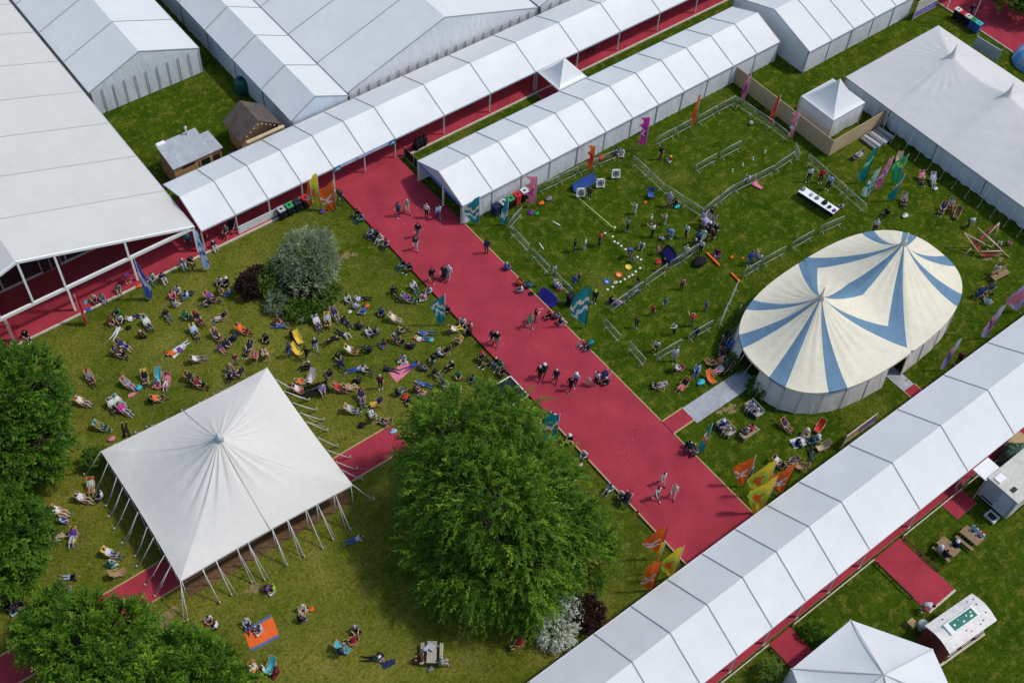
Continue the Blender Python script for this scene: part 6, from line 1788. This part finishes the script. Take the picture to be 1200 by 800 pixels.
def leaves_mesh(name, parent, m, blobs, n_spray, per, slen, ll, lw, droop=.35, up=.25, tone_noise=.35, shell=(.55, 1.04), low=-.75, bump=.16, fan=1, along=.65):
    """foliage as many small leaves set along curved sprays that grow outwards from the limbs; blobs: (centre, radius xy, radius z)"""
    R = np.random.default_rng(abs(hash(name)) % 9999 if False else len(name) * 7 + n_spray)
    vol = np.array([b[1] ** 2 for b in blobs]); cnt = np.maximum(8, (n_spray / fan * vol / vol.sum()).astype(int)); B = []; Dn = []; T = []
    cs = np.array([list(b[0]) for b in blobs]); rx = np.array([b[1] for b in blobs]); rz = np.array([b[2] for b in blobs])
    for i, b in enumerate(blobs):
        d = norm(R.normal(size=(cnt[i] * 2, 3))); d = d[d[:, 2] > low][:cnt[i]]
        lob = 1 + bump * np.sin(d[:, 0] * 6 + i * 2.1) * np.cos(d[:, 1] * 7 + i) + bump * .7 * np.sin(d[:, 2] * 11 + d[:, 0] * 5 + i)
        s = R.uniform(shell[0], shell[1], len(d)) ** .6 * lob; p = cs[i] + d * np.stack([rx[i] * s, rx[i] * s, rz[i] * s], 1)
        ins = np.zeros(len(p), bool)
        for j in range(len(blobs)):
            if j != i: q = (p - cs[j]) / np.array([rx[j], rx[j], rz[j]]); ins |= (np.linalg.norm(q, axis=1) < .62)
        keep = ~ins & (p[:, 2] > .12); p, d = p[keep], d[keep]
        B.append(p); Dn.append(norm(d / np.array([rx[i], rx[i], rz[i]]) * rx[i] + R.normal(size=d.shape) * .35)); T.append(np.sin(d[:, 0] * 4.3 + i) * .5 + np.cos(d[:, 1] * 5.1 - i) * .5)
    B = np.concatenate(B); Dn = np.concatenate(Dn); T = np.concatenate(T); n = len(B)
    if fan > 1:
        B = np.repeat(B, fan, 0) + R.normal(size=(n * fan, 3)) * .10 * slen; Dn = norm(np.repeat(Dn, fan, 0) + R.normal(size=(n * fan, 3)) * .42); T = np.repeat(T + R.normal(size=n) * 1.2, fan); n = len(B)
    Dn[:, 2] += up; Dn = norm(Dn); ln = slen * R.uniform(.55, 1.25, n)
    tone0 = np.clip(.45 + tone_noise * R.normal(size=n) * .6 + .12 * T, 0, 1)
    side = norm(np.cross(Dn, np.array([0, 0, 1.]) + R.normal(size=(n, 3)) * .25))
    P = []; A = []; N_ = []; TO = []
    for k in range(per):
        t = (k + R.uniform(0, .9, n)) / per; c = B + Dn * (ln * t)[:, None]; c[:, 2] -= droop * ln * t ** 2
        tang = Dn.copy(); tang[:, 2] -= 2 * droop * t; tang = norm(tang); sg = np.where(R.random(n) < .5, -1., 1.)
        ax = norm(tang * along + side * (sg * .8)[:, None] + R.normal(size=(n, 3)) * .28)
        nn = norm(np.cross(ax, tang) * sg[:, None] + R.normal(size=(n, 3)) * .45 + np.array([0, 0, .8])); P.append(c); A.append(ax); N_.append(nn); TO.append(np.clip(tone0 + .10 * R.normal(size=n) + .18 * (t - .5), 0, 1))
    P, A, N_, TO = map(np.concatenate, (P, A, N_, TO)); N = len(P)
    b = norm(np.cross(N_, A)); L_ = (ll * R.uniform(.6, 1.35, N))[:, None]; W_ = (lw * R.uniform(.7, 1.3, N))[:, None]
    v = np.stack([P, P + A * L_ * .45 + b * W_ * .5, P + A * L_, P + A * L_ * .45 - b * W_ * .5], 1)
    v[:, :, 2] = np.maximum(v[:, :, 2], .02); v = v.reshape(-1, 3) - np.array(_rootloc(parent))
    me = bpy.data.meshes.new(name); me.vertices.add(4 * N); me.loops.add(4 * N); me.polygons.add(N)
    me.vertices.foreach_set('co', v.astype(np.float32).ravel()); me.loops.foreach_set('vertex_index', np.arange(4 * N, dtype=np.int32)); me.polygons.foreach_set('loop_start', np.arange(0, 4 * N, 4, dtype=np.int32))
    me.polygons.foreach_set('use_smooth', np.zeros(N, bool)); at_ = me.attributes.new('tone', 'FLOAT', 'FACE'); at_.data.foreach_set('value', TO.astype(np.float32)); me.materials.append(m); me.update(); me.validate()
    o = bpy.data.objects.new(name, me); COL.objects.link(o); o.parent = parent; return o
def tree(name, label, cat, foot, blobs, m, n, per, slen, ll, lw, limbs=True, trunk_r=.4, crown='crown', group=None, **kw):
    t = thing(name, label, cat, foot, 0, group); f = Vector(foot); bl = [(Vector(b[0]), b[1], b[2]) for b in blobs]
    if limbs:
        top = max(b[0].z for b in bl); c = sum((b[0] for b in bl), Vector()) / len(bl); tp = Vector((f.x * .6 + c.x * .4, f.y * .6 + c.y * .4, top * .9))
        mb = MB(); mb.tube([f - Vector((0, 0, .1)), f + Vector((0, 0, .4)), f.lerp(tp, .3), f.lerp(tp, .65), tp], [trunk_r * 1.5, trunk_r, trunk_r * .8, trunk_r * .5, trunk_r * .15], 12); tr = build('trunk', mb, BARK, t)
        for b in bl:
            mb = MB()
            for k in range(9):
                s = f.lerp(tp, random.uniform(.2, .8)); a = random.uniform(0, 6.28); e = b[0] + Vector((math.cos(a) * b[1] * .85, math.sin(a) * b[1] * .85, random.uniform(-.3, .8) * b[2])); md = s.lerp(e, .5) + Vector((0, 0, .4))
                mb.tube([s, md, e], [trunk_r * .28, trunk_r * .16, .02], 6)
            build('limb', mb, BARK, tr)
    leaves_mesh(crown, t, m, bl, n, per, slen, ll, lw, **kw)
    return t
LG = leaf_mat('fresh_green_leaf', (.020, .066, .005), (.135, .265, .014), (.24, .37, .030), .36)
LD = leaf_mat('deep_green_leaf', (.018, .062, .006), (.110, .225, .014), (.17, .30, .028), .36)
LS = leaf_mat('silver_leaf', (.09, .125, .055), (.27, .33, .20), (.44, .49, .35), .2)
LP = leaf_mat('dark_purple_leaf', (.012, .006, .006), (.042, .018, .016))
LR = leaf_mat('wine_red_leaf', (.016, .006, .006), (.050, .018, .015))
LY = leaf_mat('yellow_green_leaf', (.05, .10, .012), (.14, .22, .03))
LW = leaf_mat('white_blossom', (.22, .29, .14), (.70, .72, .66), (.78, .78, .74), .1)
def bl(x, y, z, r, rz): return (at(x, y, z), r, rz)
tree('spreading_tree', 'largest tree, feathery bright green crown beside the red walkway', 'tree', at(590, 690), [bl(585, 590, 5.6, 3.9, 3.4), bl(592, 598, 7.3, 2.3, 1.9), bl(565, 565, 7.2, 1.9, 1.7), bl(535, 508, 6.6, 2.5, 2.5), bl(509, 535, 4.4, 1.8, 2.3), bl(583, 500, 5.8, 2.2, 2.3), bl(510, 592, 3.6, 1.8, 2.3), bl(618, 560, 4.4, 2.3, 2.3), bl(645, 622, 3.6, 2.8, 2.3), bl(600, 650, 3.8, 3.2, 2.6), bl(545, 655, 3.2, 2.6, 2.4), bl(685, 645, 2.4, 1.7, 1.6), bl(622, 685, 2.4, 1.9, 1.8), bl(540, 570, 5.6, 2.7, 2.6)],
     LG, 10500, 19, 1.45, .25, .078, trunk_r=.45, droop=.45, up=.22, bump=.22, tone_noise=.4, fan=5, along=1.25, shell=(.62, 1.02), low=-.95)
tree('leafy_tree', 'deep green tree at the left edge above the hedge, behind sunbathers', 'tree', at(10, 560), [bl(12, 465, 5.0, 2.7, 2.6), bl(-30, 455, 5.5, 3.2, 3.0), bl(38, 515, 3.6, 2.0, 2.0), bl(-8, 528, 3.8, 2.5, 2.3), bl(38, 445, 4.2, 1.7, 1.8), bl(36, 542, 2.0, 1.2, 1.2)], LD, 6600, 14, 1.0, .22, .112, droop=.3, bump=.2, tone_noise=.4, fan=5, shell=(.58, 1.03), low=-.95)
tree('leafy_tree', 'deep green tree at the left edge level with the red side path', 'tree', at(5, 690), [bl(0, 622, 4.0, 2.1, 2.0), bl(-20, 655, 4.0, 2.0, 2.0), bl(10, 648, 2.8, 1.3, 1.4), bl(24, 612, 2.4, 1.1, 1.2)], LD, 3000, 14, .9,  .27, .15, droop=.3, bump=.2, fan=5, shell=(.58, 1.03), low=-.95)
tree('leafy_tree', 'broad green tree at the lower left, covering the red side path', 'tree', at(130, 800), [bl(95, 748, 3.4, 2.0, 1.8), bl(58, 745, 2.8, 1.4, 1.4), bl(140, 745, 3.2, 1.7, 1.6), bl(205, 785, 3.6, 2.2, 2.0), bl(248, 800, 3.0, 1.7, 1.6), bl(122, 808, 3.8, 2.5, 2.1), bl(64, 718, 2.0, 1.0, 1.0), bl(170, 820, 4.0, 2.9, 2.2)], LG, 7600, 14, 1.0, .215, .105, droop=.3, bump=.2, tone_noise=.4, fan=5, shell=(.58, 1.03), low=-.95)
tree('silver_shrub', 'silvery grey green shrub, the tallest in the round bed', 'shrub', at(360, 335), [bl(358, 298, 2.4, 1.6, 1.5), bl(340, 310, 1.7, 1.0, 1.1), bl(376, 310, 1.8, 1.1, 1.2), bl(360, 325, 1.3, 1.3, 1.0), bl(375, 288, 2.3, .9, .9)], LS, 2300, 9, .62, .20, .062, trunk_r=.12, droop=.25, up=.45)
tree('purple_shrub', 'rounded dark purple shrub left of the silver shrub', 'shrub', at(292, 348), [bl(292, 334, .9, .88, .9), bl(302, 323, 1.0, .75, .7)], LP, 900, 8, .3, .14, .08, trunk_r=.08, bump=.08)
SB = 'low shrubs in the round bed'
tree('low_shrub', 'bright green shrub between the purple and silver shrubs', 'shrub', at(312, 345), [bl(312, 333, .9, .8, .7), bl(322, 318, 1.3, .7, .7)], LY, 520, 8, .35, .15, .08, limbs=False, crown='foliage', group=SB)
tree('low_shrub', 'white flecked shrub under the silver shrub', 'shrub', at(330, 345), [bl(328, 338, .8, .75, .6)], leaf_mat('white_flecked_leaf', (.02, .04, .012), (.05, .08, .03), (.7, .7, .66)), 300, 8, .32, .12, .09, limbs=False, crown='foliage', group=SB)
tree('low_shrub', 'pale grey green cushion shrub at the front of round bed', 'shrub', at(327, 362), [bl(326, 354, .6, .85, .55)], leaf_mat('sage_leaf', (.12, .16, .09), (.26, .31, .19)), 380, 8, .32, .13, .06, limbs=False, crown='foliage', group=SB)
tree('low_shrub', 'wine red shrub below the silver shrub', 'shrub', at(362, 352), [bl(360, 340, .9, .75, .75)], LR, 320, 8, .32, .14, .08, limbs=False, crown='foliage', group=SB)
tree('low_shrub', 'mid green shrub at the bottom tip of round bed', 'shrub', at(352, 370), [bl(350, 362, .6, .9, .55), bl(365, 365, .45, .6, .4)], LD, 460, 8, .32, .15, .08, limbs=False, crown='foliage', group=SB)
tree('low_shrub', 'yellow green shrub at the right of round bed', 'shrub', at(380, 358), [bl(379, 350, .6, .8, .55), bl(390, 340, .5, .6, .45)], LY, 420, 8, .32, .15, .08, limbs=False, crown='foliage', group=SB)
tree('blossom_shrub', 'white blossom shrub at the foot of the largest tree', 'shrub', at(655, 752), [bl(652, 738, .9, .95, .8), bl(668, 714, 1.3, .55, .7)], LW, 560, 9, .5, .15, .055, trunk_r=.08, droop=.5)
tree('purple_shrub', 'dark wine shrub between white blossom and lower arcade', 'shrub', at(688, 725), [bl(687, 717, .9, .95, .8)], LR, 420, 8, .35, .15, .09, trunk_r=.07)
tree('low_shrub', 'small clipped bush left of grey mat at big top door', 'shrub', at(864, 430), [bl(863, 424, .6, .6, .55)], LD, 260, 8, .25, .12, .08, limbs=False, crown='foliage')
tree('low_shrub', 'small clipped bush right of grey mat at big top door', 'shrub', at(889, 459), [bl(889, 453, .6, .72, .6)], LD, 300, 8, .25, .12, .08, limbs=False, crown='foliage')
tree('low_shrub', 'thin bush under the left corner of the pale canopy', 'shrub', at(112, 545), [bl(112, 538, .7, .75, .6)], LD, 260, 8, .3, .14, .08, limbs=False, crown='foliage')
tree('low_shrub', 'round bush with pale tips near the pointed pavilion', 'shrub', at(953, 747), [bl(952, 741, .6, .5, .5), bl(960, 736, .7, .35, .4)], LD, 240, 8, .25, .11, .06, limbs=False, crown='foliage')
tree('low_shrub', 'yellow green bush left of the pavilion branch', 'shrub', at(903, 795), [bl(902, 786, .8, .6, .7)], LY, 260, 8, .3, .12, .06, limbs=False, crown='foliage')
tree('leafy_tree', 'dark tree at the top right corner beyond the far red carpet', 'tree', at(1200, 2), [bl(1192, -16, 3, 1.8, 1.5), bl(1215, -4, 2.5, 1.6, 1.4)], LD, 900, 9, .8, .3, .2, trunk_r=.25)
# ------------------------------------------------------------------ clear away the prototypes the copies were made from
def _drop(o):
    for c in children(o): _drop(c)
    bpy.data.objects.remove(o)
for r in PROTOS: _drop(r)
bpy.context.view_layer.update()

if 'LABELCHECK' in __import__('os').environ:
    seen = {}
    for o in scene.objects:
        l = o.get('label')
        if l and o.parent is None:
            n = len(l.split())
            if n > 16 or n < 4: print('LEN', n, o.name, l)
            seen.setdefault(l, []).append(o.name)
    for l, v in seen.items():
        if len(v) > 1: print('DUP', len(v), l)
